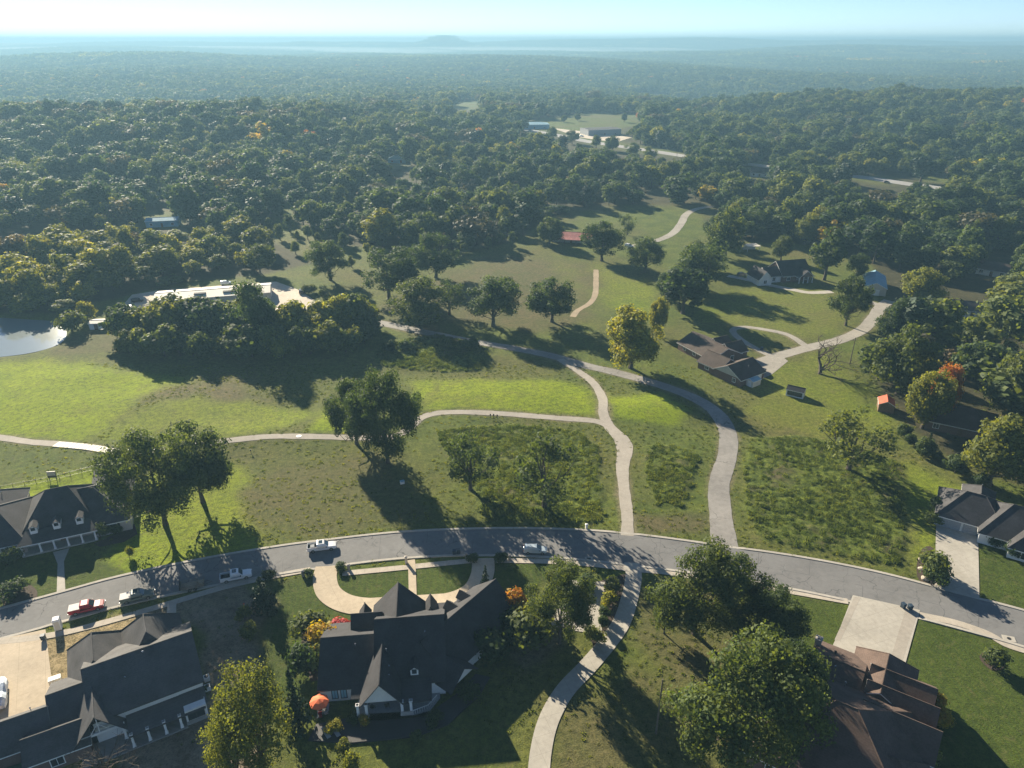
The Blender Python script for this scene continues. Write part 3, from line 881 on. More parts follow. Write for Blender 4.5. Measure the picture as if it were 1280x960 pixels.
# ------------------------------------------------------------------ houses
class House:
    """walls and roofs of several wings in the house's own axes (x along its front, y into it)"""
    def __init__(self, name, label, cat, org, ang, wall, roof, trim=None, z=0.0):
        self.root = thing(name, label, cat, (org[0], org[1], z), RAD(ang))
        self.wm, self.rm, self.tm = wall, roof, trim or M['trim']
        self.w, self.r = MB(), MB()
        self.rt = self.tm
    def wing(self, x0, x1, y0, y1, ez, rz, axis='x', a='gable', b='gable', oh=.45, k=1.0, base=-.4, wall=True, kb=None):
        T = (lambda u, v, z: (u, v, z)) if axis == 'x' else (lambda u, v, z: (v, u, z))
        if axis == 'x': u0, u1, v0, v1 = x0, x1, y0, y1
        else: u0, u1, v0, v1 = y0, y1, x0, x1
        vm = (v0 + v1) / 2; hv = (v1 - v0) / 2; p = (rz - ez) / hv
        eo = ez - oh * p
        ra = u0 + hv * k if a == 'hip' else u0 - oh * .7
        rb = u1 - hv * (kb or k) if b == 'hip' else u1 + oh * .7
        if ra > rb: ra = rb = (ra + rb) / 2
        ua = u0 - (oh if a == 'hip' else oh * .7); ub = u1 + (oh if b == 'hip' else oh * .7)
        R = self.r; th = .2
        R.slab([T(ua, v0 - oh, eo), T(ub, v0 - oh, eo), T(rb, vm, rz), T(ra, vm, rz)], th, 0, 1)
        R.slab([T(ub, v1 + oh, eo), T(ua, v1 + oh, eo), T(ra, vm, rz), T(rb, vm, rz)], th, 0, 1)
        if a == 'hip': R.slab([T(ua, v1 + oh, eo), T(ua, v0 - oh, eo), T(ra, vm, rz)], th, 0, 1)
        if b == 'hip': R.slab([T(ub, v0 - oh, eo), T(ub, v1 + oh, eo), T(rb, vm, rz)], th, 0, 1)
        cap = [(T(ra, vm, rz), T(rb, vm, rz))]
        if a == 'hip': cap += [(T(ra, vm, rz), T(ua, v0 - oh, eo)), (T(ra, vm, rz), T(ua, v1 + oh, eo))]
        if b == 'hip': cap += [(T(rb, vm, rz), T(ub, v0 - oh, eo)), (T(rb, vm, rz), T(ub, v1 + oh, eo))]
        for p_, q_ in cap:
            if (Vector(p_) - Vector(q_)).length > .1: R.tube([p_, q_], .11, 5, 0)
        if wall:
            B = self.w; e = ez - .12; r_ = rz - .24
            def side(P): B.poly(P)
            side([T(u0, v0, base), T(u1, v0, base), T(u1, v0, e), T(u0, v0, e)])
            side([T(u1, v1, base), T(u0, v1, base), T(u0, v1, e), T(u1, v1, e)])
            for u, kind in ((u0, a), (u1, b)):
                P = [T(u, v0, base), T(u, v1, base), T(u, v1, e)]
                if kind != 'hip': P.append(T(u, vm, r_))
                P.append(T(u, v0, e)); side(P)
        return self
    def shed(self, x0, x1, y0, y1, z0, z1, th=.18):
        """single slope, z0 along y0 and z1 along y1"""
        self.r.slab([(x0, y0, z0), (x1, y0, z0), (x1, y1, z1), (x0, y1, z1)], th, 0, 1)
    def block(self, x0, x1, y0, y1, z0, z1): self.w.box(x0, x1, y0, y1, z0, z1)
    def finish(self):
        self.w.build('wall', self.wm, self.root)
        self.roof = self.r.build('roof', [self.rm, self.rt], self.root)
        return self
    def M4(self, x, y, z, ang):
        return Matrix.Translation((x, y, z)) @ Matrix.Rotation(RAD(ang), 4, 'Z')
    def window(self, x, y, z, w=1.2, h=1.4, ang=-90, shutters=False, name='window', frame=None, glass=None):
        """ang: way the window faces in the house's axes"""
        X = self.M4(x, y, z, ang + 90)
        f = MB(); t = .12
        for a, b, c, d in ((-w/2 - t, w/2 + t, h, h + t), (-w/2 - t, w/2 + t, -t, 0), (-w/2 - t, -w/2, 0, h), (w/2, w/2 + t, 0, h), (-.03, .03, 0, h)):
            f.box(a, b, -.08, .02, c, d, M=X)
        fo = f.build(name, frame or self.tm, self.root)
        q = MB(); q.box(-w/2, w/2, -.045, .02, 0, h, M=X); q.build('pane', glass or M['glass'], fo)
        if shutters:
            for s in (-1, 1):
                sh = MB(); sh.box(s * (w/2 + .38) - .22, s * (w/2 + .38) + .22, -.07, .02, 0, h, M=X); sh.build('shutter', M['trim_dark'], self.root)
    def door(self, x, y, w=1.0, h=2.1, ang=-90, mat=None):
        X = self.M4(x, y, 0, ang + 90)
        f = MB(); f.box(-w/2 - .1, w/2 + .1, -.05, .02, 0, h + .1, M=X); f.box(-w/2, w/2, -.085, -.05, .05, h, M=X)
        d = f.build('door', mat or M['wood'], self.root)
        k = MB(); k.box(w/2 - .18, w/2 - .10, -.14, -.085, 1.0, 1.08, M=X); k.build('handle', M['chrome'], d)
    def garage(self, x, y, w=4.8, h=2.3, ang=-90, mat=None):
        X = self.M4(x, y, 0, ang + 90)
        f = MB()
        for i in range(4): f.box(-w/2, w/2, -.06, .02, .02 + i * h / 4, (i + 1) * h / 4 - .03, M=X)
        f.build('garage_door', mat or M['trim'], self.root)
    def column(self, x, y, z0, z1, r=.14, mat=None):
        f = MB(); f.box(x - r, x + r, y - r, y + r, z0, z1); f.box(x - r * 1.5, x + r * 1.5, y - r * 1.5, y + r * 1.5, z0, z0 + .25); f.box(x - r * 1.4, x + r * 1.4, y - r * 1.4, y + r * 1.4, z1 - .2, z1)
        f.build('column', mat or self.tm, self.root)
    def vent(self, x, y, z, h=.5, r=.07, mat=None):
        f = MB(); f.lathe([(r, -.5), (r, h), (r * 1.7, h), (r * 1.7, h + .15), (.01, h + .22)], 8, at=(x, y, z)); f.build('roof_vent', mat or M['chrome'], self.root)
    def chimney(self, x0, x1, y0, y1, z0, z1, mat):
        f = MB(); f.box(x0, x1, y0, y1, z0, z1); f.box(x0 - .1, x1 + .1, y0 - .1, y1 + .1, z1, z1 + .18); f.box(x0 + .25, x1 - .25, y0 + .25, y1 - .25, z1 + .18, z1 + .45)
        f.build('chimney', mat, self.roof)
    def dormer(self, x, y, z, w=1.2, h=1.1, d=2.2, ang=-90, rise=.5, wall=None):
        X = self.M4(x, y, z, ang + 90)
        b = MB()
        b.box(-w/2, w/2, 0, d, -.6, h, M=X)
        b.poly([X @ Vector(p) for p in ((-w/2, 0, h), (w/2, 0, h), (0, 0, h + rise - .06))])
        do = b.build('dormer', wall or M['trim'], self.root)
        r = MB(); o = .16
        for s in (-1, 1):
            r.slab([X @ Vector(p) for p in ((s * (w/2 + o), -o, h - o * rise / (w/2)), (s * (w/2 + o), d, h - o * rise / (w/2)), (0, d, h + rise), (0, -o, h + rise))], .09)
        r.build('dormer_roof', self.rm, do)
        q = MB(); q.box(-w * .3, w * .3, -.05, .05, .22, h - .05, M=X); q.build('pane', M['glass'], do)
    def plinth(self, name, x0, x1, y0, y1, z1, mat, z0=-.3):
        f = MB(); f.box(x0, x1, y0, y1, z0, z1); return f.build(name, mat, self.root)

# --- A: low pale brick house with a columned porch at the left
A = House('brick_house', 'long pale brick house with grey hip roofs and white columned porch beside the fence', 'house', (-94.5, 120.7), 23.5, M['brick_pale'], M['roof_char'])
A.wing(-6.9, 7.0, 2.6, 18.5, 3.0, 8.6, 'x', 'hip', 'hip', .4, k=.62)
A.r.slab([(-7.3, -.5, 2.75), (7.4, -.5, 2.75), (6.0, 3.2, 3.9), (-5.9, 3.2, 3.9)], .22, 0, 1)
A.wing(-17.5, -6.0, 1.0, 19.0, 3.0, 7.3, 'x', 'hip', 'hip', .4, k=.75)
A.wing(6.2, 13.6, 1.2, 19.5, 3.0, 7.0, 'x', 'gable', 'hip', .4, k=.75)
A.wing(2.0, 7.5, 3.0, 19.0, 3.0, 7.0, 'x', 'gable', 'gable', .2, wall=False)
A.wing(5.2, 12.6, 15.0, 26.0, 3.0, 6.2, 'y', 'gable', 'hip', .4)
A.wing(-16.5, -8.5, 14.0, 23.5, 3.0, 6.0, 'y', 'gable', 'hip', .4)
A.plinth('porch_floor', -6.9, 7.0, -.2, 2.6, .25, M['concrete'])
for x in (-6.6, -3.4, -.9, 1.6, 4.2, 6.7): A.column(x, 0.0, .25, 2.6, .15)
for x in (-4.9, 2.9, 5.4): A.window(x, 2.55, .9, 1.1, 1.6, -90)
A.window(-2.1, 2.55, .9, 1.1, 1.6, -90)
A.door(.4, 2.55)
for x in (-4.2, 0, 4.2): A.dormer(x, 2.1, 4.1, 1.3, 1.0, 2.4, -90, .45)
A.window(10.2, 1.15, .8, 1.3, 1.6, -90, True); A.window(-9.0, .95, .8, 1.3, 1.6, -90, True); A.window(-13.5, .95, .8, 1.3, 1.6, -90, True)
A.window(13.62, 6, .9, 1.2, 1.4, 0); A.window(13.62, 12, .9, 1.2, 1.4, 0)
A.finish()
A.vent(8.5, 21, 5.8); A.vent(10, 17, 5.0); A.vent(-12, 18, 5.6)

# --- B: new two tone house at the lower left
B = House('farmhouse', 'newly built white farmhouse with steep charcoal roofs on bare soil', 'house', (-60.0, 80.0), 30, M['white'], M['roof_dark'])
B.rm = M['roof_grey']; B.rt = M['trim_dark']
B.wing(-4.9, 10.5, -3.6, 10.4, 5.0, 8.9, 'x', 'gable', 'gable', .45)
B.wing(-.5, 9.1, 4.1, 16.0, 3.2, 9.2, 'y', 'hip', 'hip', .4, k=.5, kb=1.0)
B.wing(-7.9, .7, 3.1, 16.2, 3.2, 8.2, 'y', 'hip', 'hip', .4, k=.5, kb=.95)
B.wing(-10.3, -4.6, -2.4, 9.5, 3.0, 6.2, 'x', 'gable', 'gable', .4)
B.wing(-7.4, -.9, -5.4, 4.5, 3.2, 7.3, 'y', 'gable', 'gable', .5, wall=False)
B.shed(-.6, 10.2, -7.2, -3.3, 2.5, 3.5)
B.shed(6.9, 10.6, -6.3, -3.35, 2.55, 3.56)
B.block(7.2, 10.3, -6.9, -3.5, -.4, 2.9)
B.plinth('patio', -7.2, 7.2, -7.4, -3.4, .18, M['stone'])
for x in (-.3, 1.9, 4.2, 6.4): B.column(x, -6.9, .18, 2.8, .16)
for x in (-6.9, -1.2): B.column(x, -4.7, .18, 3.0, .17)
bm_ = MB(); bm_.box(-7.1, -.9, -4.85, -4.55, 2.95, 3.35)
for s in (-1, 1): bm_.tube([(-4.15 + s * 2.9, -4.7, 3.2), (-4.15, -4.7, 6.8)], .1, 4)
bm_.tube([(-4.15, -4.7, 3.2), (-4.15, -4.7, 6.7)], .1, 4)
bm_.tube([(-5.4, -4.7, 3.25), (-4.15, -4.7, 5.0)], .08, 4); bm_.tube([(-2.9, -4.7, 3.25), (-4.15, -4.7, 5.0)], .08, 4)
bm_.build('gable_truss', M['trim'], B.root)
B.window(1.2, -3.45, 3.95, 1.9, .62, -90, frame=M['trim_dark']); B.window(4.9, -3.45, 4.05, .8, .5, -90, frame=M['trim_dark']); B.window(8.3, -3.45, 3.9, 2.0, .7, -90, frame=M['trim_dark'])
B.window(8.7, -6.95, 1.05, 2.2, 1.4, -90, frame=M['trim_dark'])
for x in (.8, 3.1, 5.3): B.window(x, -3.45, .5, 1.5, 2.0, -90, frame=M['trim_dark'])
B.window(-4.1, -3.45, .5, 3.2, 2.1, -90, frame=M['trim_dark'])
for y in (0, 6): B.window(10.55, y, .9, 1.4, 1.4, 0, frame=M['trim_dark'])
B.garage(-10.34, 3.5, 4.8, 2.3, 180); B.door(-10.34, 9.0, 1.0, 2.1, 180)
B.finish()
B.vent(3.4, 2.6, 8.4, .45, .1); B.vent(.4, .2, 7.0, .3)
st = MB(); st.box(7.12, 10.38, -6.98, -6.91, -.4, .75); st.build('stone_base', M['stone'], B.root)

# --- C: house in the lower left corner
Cc = House('bungalow', 'dark roofed bungalow with green deck cut off by the corner beside the farmhouse', 'house', (-70.5, 70.2), 28, M['brick_red'], M['roof_grey'])
Cc.wing(-9.0, 3.2, 1.6, 8.6, 3.0, 5.7, 'x', 'hip', 'gable', .4, k=.8)
Cc.wing(.2, 8.4, -1.9, 4.2, 2.9, 4.8, 'x', 'gable', 'gable', .4)
Cc.wing(-16, -9, -5, 12, 3.0, 6.0, 'y', 'hip', 'hip', .4)
Cc.window(1.2, 8.65, .9, 1.3, 1.3, 90); Cc.window(4, -1.95, .8, 1.6, 1.6, -90)
Cc.finish()
Cc.vent(1.0, 6.6, 4.6, .5)
dk = MB()
for i in range(13): dk.box(-8.8, -.1, 1.4 - (i + 1) * .56, 1.4 - i * .56 - .05, .1, .42)
dk.build('deck', M['roof_green'], Cc.root)

# --- D: white house with black roofs and a slanting garage wing
D = House('villa', 'large white house with black shingle roofs in front of a round concrete drive', 'house', (-20.0, 85.0), 6, M['white'], M['roof_dark'])
D.rt = M['trim_dark']
D.wing(-2.0, 9.0, -2.3, 13.4, 3.6, 9.5, 'x', 'gable', 'gable', .45)
D.wing(-10.9, -1.8, -1.9, 11.9, 3.2, 6.9, 'x', 'gable', 'gable', .45)
D.wing(-6.5, -1.5, 6.0, 13.2, 3.4, 7.3, 'x', 'gable', 'gable', .3, wall=False)
D.wing(-3.0, 5.5, 6.0, 15.0, 4.2, 8.7, 'y', 'gable', 'gable', .45)
D.wing(-3.95, 2.05, -6.0, 3.0, 3.5, 7.5, 'y', 'gable', 'gable', .4, wall=False)
D.wing(-5.7, -4.0, 11.5, 14.3, 3.9, 5.3, 'y', 'gable', 'gable', .25)
D.wing(5.9, 7.7, 12, 15.2, 3.9, 5.5, 'y', 'gable', 'gable', .25)
D.shed(7.6, 10.2, 12.4, 15.3, 3.9, 3.2)
D.shed(2.0, 6.9, -6.0, -2.2, 3.0, 4.0)
D.shed(-5.8, -3.7, -4.4, -1.6, 2.9, 3.5)
D.w.poly([(-3.75, -5.7, 3.3), (1.85, -5.7, 3.3), (-.95, -5.7, 7.05)])
D.plinth('porch_floor', -5.0, 6.6, -6.6, -2.3, .3, M['fabric_grey'])
for x in (-4.6, -3.3, 2.2, 3.6): D.column(x, -5.8, .3, 3.2, .2)
for x0, x1 in ((-4.7, -3.0), (2.0, 3.8)):
    rb = MB(); rb.box(x0, x1, -6.15, -5.95, .3, 1.1); rb.build('porch_wall', M['brick_pale'], D.root)
pr_ = MB(); pr_.tube([(3.8, -6.0, 1.1), (6.2, -5.2, 1.1), (7.6, -3.4, 1.1)], .07, 5)
for t in np.linspace(0, 1, 14):
    q = Vector((3.8, -6.0, 0)).lerp(Vector((6.2, -5.2, 0)), t * 2) if t < .5 else Vector((6.2, -5.2, 0)).lerp(Vector((7.6, -3.4, 0)), t * 2 - 1)
    pr_.tube([(q.x, q.y, .25), (q.x, q.y, 1.1)], .04, 4)
pr_.build('railing', M['trim'], D.root)
ap = MB(); ap.poly([(3.6, -6.3, .31), (6.5, -5.6, .31), (8.1, -3.4, .31), (8.1, -2.3, .31), (3.6, -2.3, .31)]); ap.build('porch_deck', M['fabric_grey'], D.root)
D.window(-8.6, -1.95, .7, .8, 2.1, -90, frame=M['trim_dark'], glass=M['roof_blue']); D.window(-7.2, -1.95, .7, .8, 2.1, -90, frame=M['trim_dark'], glass=M['roof_blue'])
for x in (-2.6, -.2): D.window(x, -2.35, .8, 1.5, 1.9, -90)
for x in (3.3, 4.9): D.window(x, -2.35, 1.0, 1.2, 1.7, -90)
D.door(1.5, -2.35)
D.window(1.2, 15.05, 4.6, 1.4, 1.4, 90); D.window(-.8, 15.05, .8, 1.6, 1.7, 90); D.window(3.6, 15.05, .8, 1.6, 1.7, 90); D.window(-8.5, 11.95, .8, 1.5, 1.6, 90)
D.dormer(4.2, -1.7, 4.15, 1.25, 1.2, 3.2, -90, .5)
for y in (2, 7): D.window(-10.95, y, .9, 1.2, 1.5, 180)
D.finish()
D.vent(.25, -1.2, 5.6, .3); D.vent(.3, -3.0, 5.6, .3); D.vent(-.2, 1, 7.0, .3); D.vent(-5.4, 3.4, 6.2, .3); D.vent(6, 3.4, 7.8, .3)
# slanting garage wing, in the same house
o2 = Vector((-8.8, 95.1)) - Vector((-20.0, 85.0)); a6 = RAD(-6)
ox, oy = o2.x * math.cos(a6) - o2.y * math.sin(a6), o2.x * math.sin(a6) + o2.y * math.cos(a6)

class Turned(House):
    """a wing set at an angle to its house: same root, its own axes baked into the meshes"""
    def __init__(self, house, ox, oy, ang):
        self.root = house.root; self.wm, self.rm, self.tm, self.rt = house.wm, house.rm, house.tm, house.rt
        self.w, self.r = MB(), MB(); self.X = Matrix.Translation((ox, oy, 0)) @ Matrix.Rotation(RAD(ang), 4, 'Z')
    def M4(self, x, y, z, ang): return self.X @ super().M4(x, y, z, ang)
    def finish(self):
        for mb in (self.w, self.r): mb.v = [tuple(self.X @ Vector(p)) for p in mb.v]
        self.w.build('wall', self.wm, self.root); self.roof = self.r.build('roof', [self.rm, self.rt], self.root); return self
GW = Turned(D, ox, oy, 46)
GW.wing(-9.6, 9.2, -5.1, 5.1, 3.1, 7.5, 'x', 'gable', 'gable', .45)
GW.wing(-11.0, -5.2, -7.6, -1.0, 2.9, 5.4, 'y', 'gable', 'gable', .4, wall=False)
GW.w.poly([(-10.9, -7.3, 2.7), (-5.3, -7.3, 2.7), (-8.1, -7.3, 5.05)])
for y0 in (-4.6, .2, 4.6): GW.garage(y0 - .1, 5.14, 3.0, 2.3, 90)
for x in (1.2, 4.6): GW.dormer(x, 4.4, 4.0, 1.9, 1.0, 3.0, 90, .95)
GW.window(0, -5.14, .9, 1.2, 1.4, -90); GW.window(6, -5.14, .9, 1.2, 1.4, -90); GW.window(9.24, 0, .9, 1.3, 1.5, 0)
GW.finish()

# --- E: brown roofed brick house at the lower right
E_ = House('ranch_house', 'brown roofed brick house half under the big oak at the lower right', 'house', (54.0, 82.0), -33, M['brick_red'], M['roof_brown'])
E_.wing(-10.5, 10.5, -20, 1.2, 3.1, 8.6, 'x', 'hip', 'hip', .5, k=.85)
E_.wing(-6.4, .9, -4.0, 7.8, 3.0, 5.6, 'x', 'gable', 'gable', .45)
E_.wing(-.5, 8.2, -1.0, 9.6, 3.1, 5.6, 'y', 'gable', 'hip', .45, k=.35)
E_.wing(2.0, 11.0, 1.0, 7.6, 3.0, 5.6, 'x', 'gable', 'gable', .4)
E_.wing(2.0, 11.6, -3.0, 3.4, 3.0, 5.9, 'x', 'gable', 'gable', .4)
E_.wing(2.0, 12.2, -7.6, -1.2, 3.0, 6.1, 'x', 'gable', 'gable', .4)
E_.wing(4.5, 11.5, -16, -8.4, 3.0, 5.6, 'x', 'gable', 'hip', .4)
E_.garage(3.9, 9.66, 5.0, 2.3, 90); E_.garage(-3.4, 7.86, 4.2, 2.3, 90)
for y, x in ((4.2, 11.05), (.4, 11.65), (-4.4, 12.25)): E_.window(x, y, .8, 1.5, 1.6, 0)
E_.window(-7, -20.05, .8, 1.6, 1.6, -90); E_.window(0, -20.05, .8, 1.6, 1.6, -90); E_.window(-10.55, -12, .8, 1.5, 1.5, 180)
E_.finish()
E_.vent(-3.6, 4.4, 4.6, .4, .12, M['iron']); E_.vent(-3.0, 0.4, 5.2, .5); E_.vent(-3.2, -8, 7.2, .6, .13); E_.vent(-1.0, -3.4, 6.6, .3)
E_.chimney(-7.0, -6.0, 5.2, 6.2, 2.5, 5.2, M['brick_pale'])
pa = MB(); pa.box(8.0, 13.2, -19.5, -16.2, -.3, .2); pa.build('patio', M['stone'], E_.root)

# --- F: house at the right edge
F_ = House('suburban_house', 'white house with grey hip roofs and two garage doors facing its wide drive', 'house', (92.7, 128.9), -32, M['white'], M['roof_char'])
F_.wing(0, 12.6, 0, 12, 3.0, 6.9, 'x', 'hip', 'hip', .45, k=.75)
F_.wing(8.2, 24, -2.4, 11, 3.0, 7.6, 'x', 'hip', 'hip', .45, k=.72)
F_.wing(13.5, 19.5, -4.8, 4, 3.0, 5.6, 'y', 'hip', 'gable', .4)
F_.wing(4.5, 10.5, 10, 16.5, 2.9, 5.2, 'y', 'gable', 'hip', .4)
F_.wing(19.5, 28, -7, 6, 3.0, 6.6, 'y', 'hip', 'hip', .4)
F_.garage(2.7, -.06, 4.2, 2.3, -90, M['fabric_grey']); F_.garage(7.3 - .6, -.06, 3.0, 2.3, -90, M['fabric_grey'])
F_.window(11, -2.46, .8, 1.4, 1.5, -90); F_.window(16.5, -4.86, .8, 1.5, 1.6, -90, True)
F_.finish()
F_.vent(7.6, 13.6, 4.9, .4)

# --- G: two brown ranch houses in the middle distance
G1 = House('ranch_house', 'farther of the two brown brick houses by the gravel loop, in tree shade', 'house', (66.5, 223.6), -63, M['brick_red'], M['roof_tan'])
G1.wing(-8.5, 8.5, -6.2, 6.2, 2.6, 5.4, 'x', 'gable', 'gable', .5)
G1.wing(.5, 7.5, 3.0, 10, 2.6, 4.9, 'y', 'gable', 'gable', .45)
G1.wing(-4.5, .6, 3.5, 9.4, 2.6, 4.6, 'y', 'gable', 'gable', .45)
for x in (-5, 0, 5): G1.window(x, -6.25, .9, 1.2, 1.3, -90)
G1.window(8.55, 2.4, .9, 1.2, 1.4, 0); G1.window(4, 10.05, .9, 1.4, 1.4, 90); G1.door(8.55, -1)
G1.finish()
G2 = House('ranch_house', 'nearer brown brick house with a pale gable and a white shed at its corner', 'house', (65.0, 205.9), -55, M['brick_red'], M['roof_tan'])
G2.wing(-8.2, 0.5, 0.0, 8.8, 2.6, 5.2, 'x', 'gable', 'gable', .5)
G2.wing(-1.2, 9.2, -.6, 10.8, 2.6, 5.4, 'y', 'gable', 'gable', .5)
G2.window(-4.4, -.06, .9, 1.4, 1.2, -90); G2.window(6.8, -.66, .9, 1.0, 1.2, -90); G2.window(9.25, 3, .9, 1.2, 1.3, 0); G2.garage(9.26, 7.4, 4.4, 2.2, 0)
G2.finish()
gb = MB(); gb.poly([(-1.1, -.68, 2.62), (9.1, -.68, 2.62), (4.0, -.68, 5.0)]); gb.build('gable', M['metal_wall'], G2.root)
G2.vent(6.5, 6, 4.2, .4); G2.vent(-4, 5.4, 4.8, .3)

# --- H: farmhouse beyond the lawn with white wing
H_ = House('cottage', 'brick and white cottage with dark blue grey roof behind the shaded lawn', 'house', (118.4, 303.3), 13, M['brick_red'], M['roof_dark'])
H_.wing(0, 14, 0, 13, 3.2, 8.0, 'x', 'gable', 'gable', .5)
H_.wing(6.2, 13.4, -3.2, 5, 3.0, 5.6, 'y', 'gable', 'gable', .4, wall=False)
H_.w.poly([(6.4, -2.9, 2.8), (13.2, -2.9, 2.8), (9.8, -2.9, 5.2)])
for x in (6.6, 8.7, 10.9, 13): H_.column(x, -2.7, 0, 2.8, .14)
H_.window(3, -.06, .8, 1.4, 1.5, -90); H_.window(8, -.06, .8, 1.4, 1.5, -90); H_.window(11.4, -.06, .8, 1.4, 1.5, -90)
H_.finish()
wg = House('x', 'x', None, (0, 0), 0, M['white'], M['roof_dark']); bpy.data.objects.remove(wg.root); wg.root = H_.root
wg.wing(-7.2, 0.0, 1.0, 9.0, 3.0, 6.0, 'x', 'gable', 'gable', .4); wg.wing(-12.5, -6.4, -2.0, 8, 3.0, 6.2, 'y', 'gable', 'gable', .4)
wg.window(-3.5, .94, .8, 1.3, 1.5, -90); wg.window(-9.5, -2.06, .8, 1.4, 1.5, -90); wg.door(-5.5, .94)
wg.finish()
H2 = House('outbuilding', 'cream metal workshop with pale blue roof at the end of the gravel drive', 'outbuilding', (155.3, 296.0), 67, M['metal_wall'], M['roof_blue'])
H2.wing(-11, 9, -4.2, 4.2, 3.4, 5.4, 'x', 'gable', 'gable', .3)
H2.garage(-11.06, 0, 3.4, 2.6, 180); H2.window(0, -4.25, 1.2, 1.2, 1.0, -90)
H2.finish()
car_ = House('carport', 'small open carport with white flat roof behind the cottage', 'carport', g(939, 313), 10, M['trim'], M['roof_white'])
car_.r.slab([(-3.5, -2.6, 2.7), (3.5, -2.6, 2.7), (3.5, 2.6, 2.9), (-3.5, 2.6, 2.9)], .15, 0, 1)
for x in (-3.2, 3.2):
    for y in (-2.3, 2.3): car_.w.box(x - .08, x + .08, y - .08, y + .08, -.2, 2.75)
car_.w.box(-3.3, 3.3, 2.2, 2.3, -.2, 2.6)
car_.finish()

def simple_house(name, label, cat, px, py, ang, L, Wd, ez, rz, wall, roof, win=3, a='gable', door=True, group=None):
    x, y = g(px, py); z = zat(x, y)
    h = House(name, label, cat, (x, y), ang, M[wall], M[roof], z=z)
    h.wing(-L / 2, L / 2, 0, Wd, ez, rz, 'x', a, a, .4)
    for i in range(win):
        xx = -L / 2 + (i + .5) * L / win
        if door and i == win // 2: h.door(xx, -.05)
        else: h.window(xx, -.05, .9, 1.3, 1.3, -90)
    h.window(L / 2 + .05, Wd / 2, .9, 1.3, 1.3, 0); h.window(-L / 2 - .05, Wd / 2, .9, 1.3, 1.3, 180)
    h.finish()
    return h
h = simple_house('cottage', 'small white house with a yellowish gable between trees near the right edge', 'house', 1238, 345, -40, 12, 9, 2.9, 5.6, 'white', 'roof_tan')
h.chimney(-5.5, -4.4, 3, 4.2, 2.5, 6.2, M['brick_red'])
simple_house('cottage', 'grey roofed pale blue house half hidden by trees below the yellowish one', 'house', 1214, 397, -20, 13, 9, 2.9, 5.2, 'white', 'roof_grey')
simple_house('cottage', 'brown roofed house under shady trees beside the orange tipped tree', 'house', 1198, 545, -30, 17, 13, 2.8, 6.0, 'brick_red', 'roof_tan', a='hip')
b = simple_house('barn', 'long barn with rusty red metal roof behind the field', 'barn', 714, 303, -12, 22, 10, 3.2, 4.4, 'metal_wall', 'roof_rust')
b.r = MB(); b.r.slab([(-10.4, -4.2, 2.4), (10.4, -4.2, 2.4), (10.4, .3, 3.2), (-10.4, .3, 3.2)], .15); b.r.build('lean_to_roof', M['roof_rust'], b.root)
for x in (-9.5, -3, 3, 9.5): b.column(x, -3.9, 0, 2.4, .1, M['wood'])
w = House('warehouse', 'long cream roofed metal warehouse beyond the hedge thicket', 'warehouse', (-121.5, 280.0), 15.0, M['metal_wall'], M['roof_white'])
w.wing(-22, 22, -6.0, 7.0, 3.4, 4.6, 'x', 'gable', 'gable', .3)
w.garage(-22.06, 0, 4.5, 3.4, 180); w.garage(22.06, 0, 4.5, 3.4, 0)
for x in (-12, 0, 12): w.window(x, -6.06, 1.2, 1.6, 1.0, -90)
w.finish()
for x in (-5, 6, 13):
    sk = MB(); sk.box(x - 2.2, x + 2.2, -3.6, -1.8, 4.0, 4.3); sk.build('skylight', M['roof_grey'], w.root)
s = House('shed', 'small white utility shed between the pond and the hedge thicket', 'shed', g(121, 412), 5, M['white'], M['roof_white'])
s.wing(-2.4, 2.4, 0, 4.5, 2.5, 3.0, 'x', 'gable', 'gable', .25); s.door(0, -.06, 1.2, 2.0); s.finish()
s = simple_house('metal_shed', 'blue and silver metal shed deep in the left woods', 'shed', 203, 284, 12, 17, 9, 3.6, 4.6, 'roof_blue', 'roof_blue', win=3)
s = simple_house('metal_shed', 'pale blue hip roofed shed on a small clearing in the far woods', 'shed', 496, 206, 0, 15, 10, 3.2, 5.6, 'roof_blue', 'roof_blue', win=2, a='hip')
s = simple_house('cottage', 'grey roofed white house showing between distant trees near the yellow crown', 'house', 949, 221, -15, 13, 10, 3, 6.2, 'white', 'roof_tan', a='gable')
s = simple_house('store', 'low commercial building with a pale blue roof beside the highway field', 'building', 668, 161, 4, 36, 22, 5, 7, 'roof_blue', 'roof_blue', a='hip')
s = simple_house('store', 'flat grey commercial building with white side wall beside the highway', 'building', 756, 169, 18, 40, 24, 6, 6.8, 'fabric_grey', 'roof_grey')
s = simple_house('store', 'green roofed commercial building left of the pale blue roof', 'building', 638, 158, 4, 24, 12, 4, 6, 'wood', 'roof_green')
s = simple_house('store', 'distant shed with a dull red roof at the field edge', 'building', 610, 154, 4, 24, 14, 4, 6, 'metal_wall', 'roof_rust')

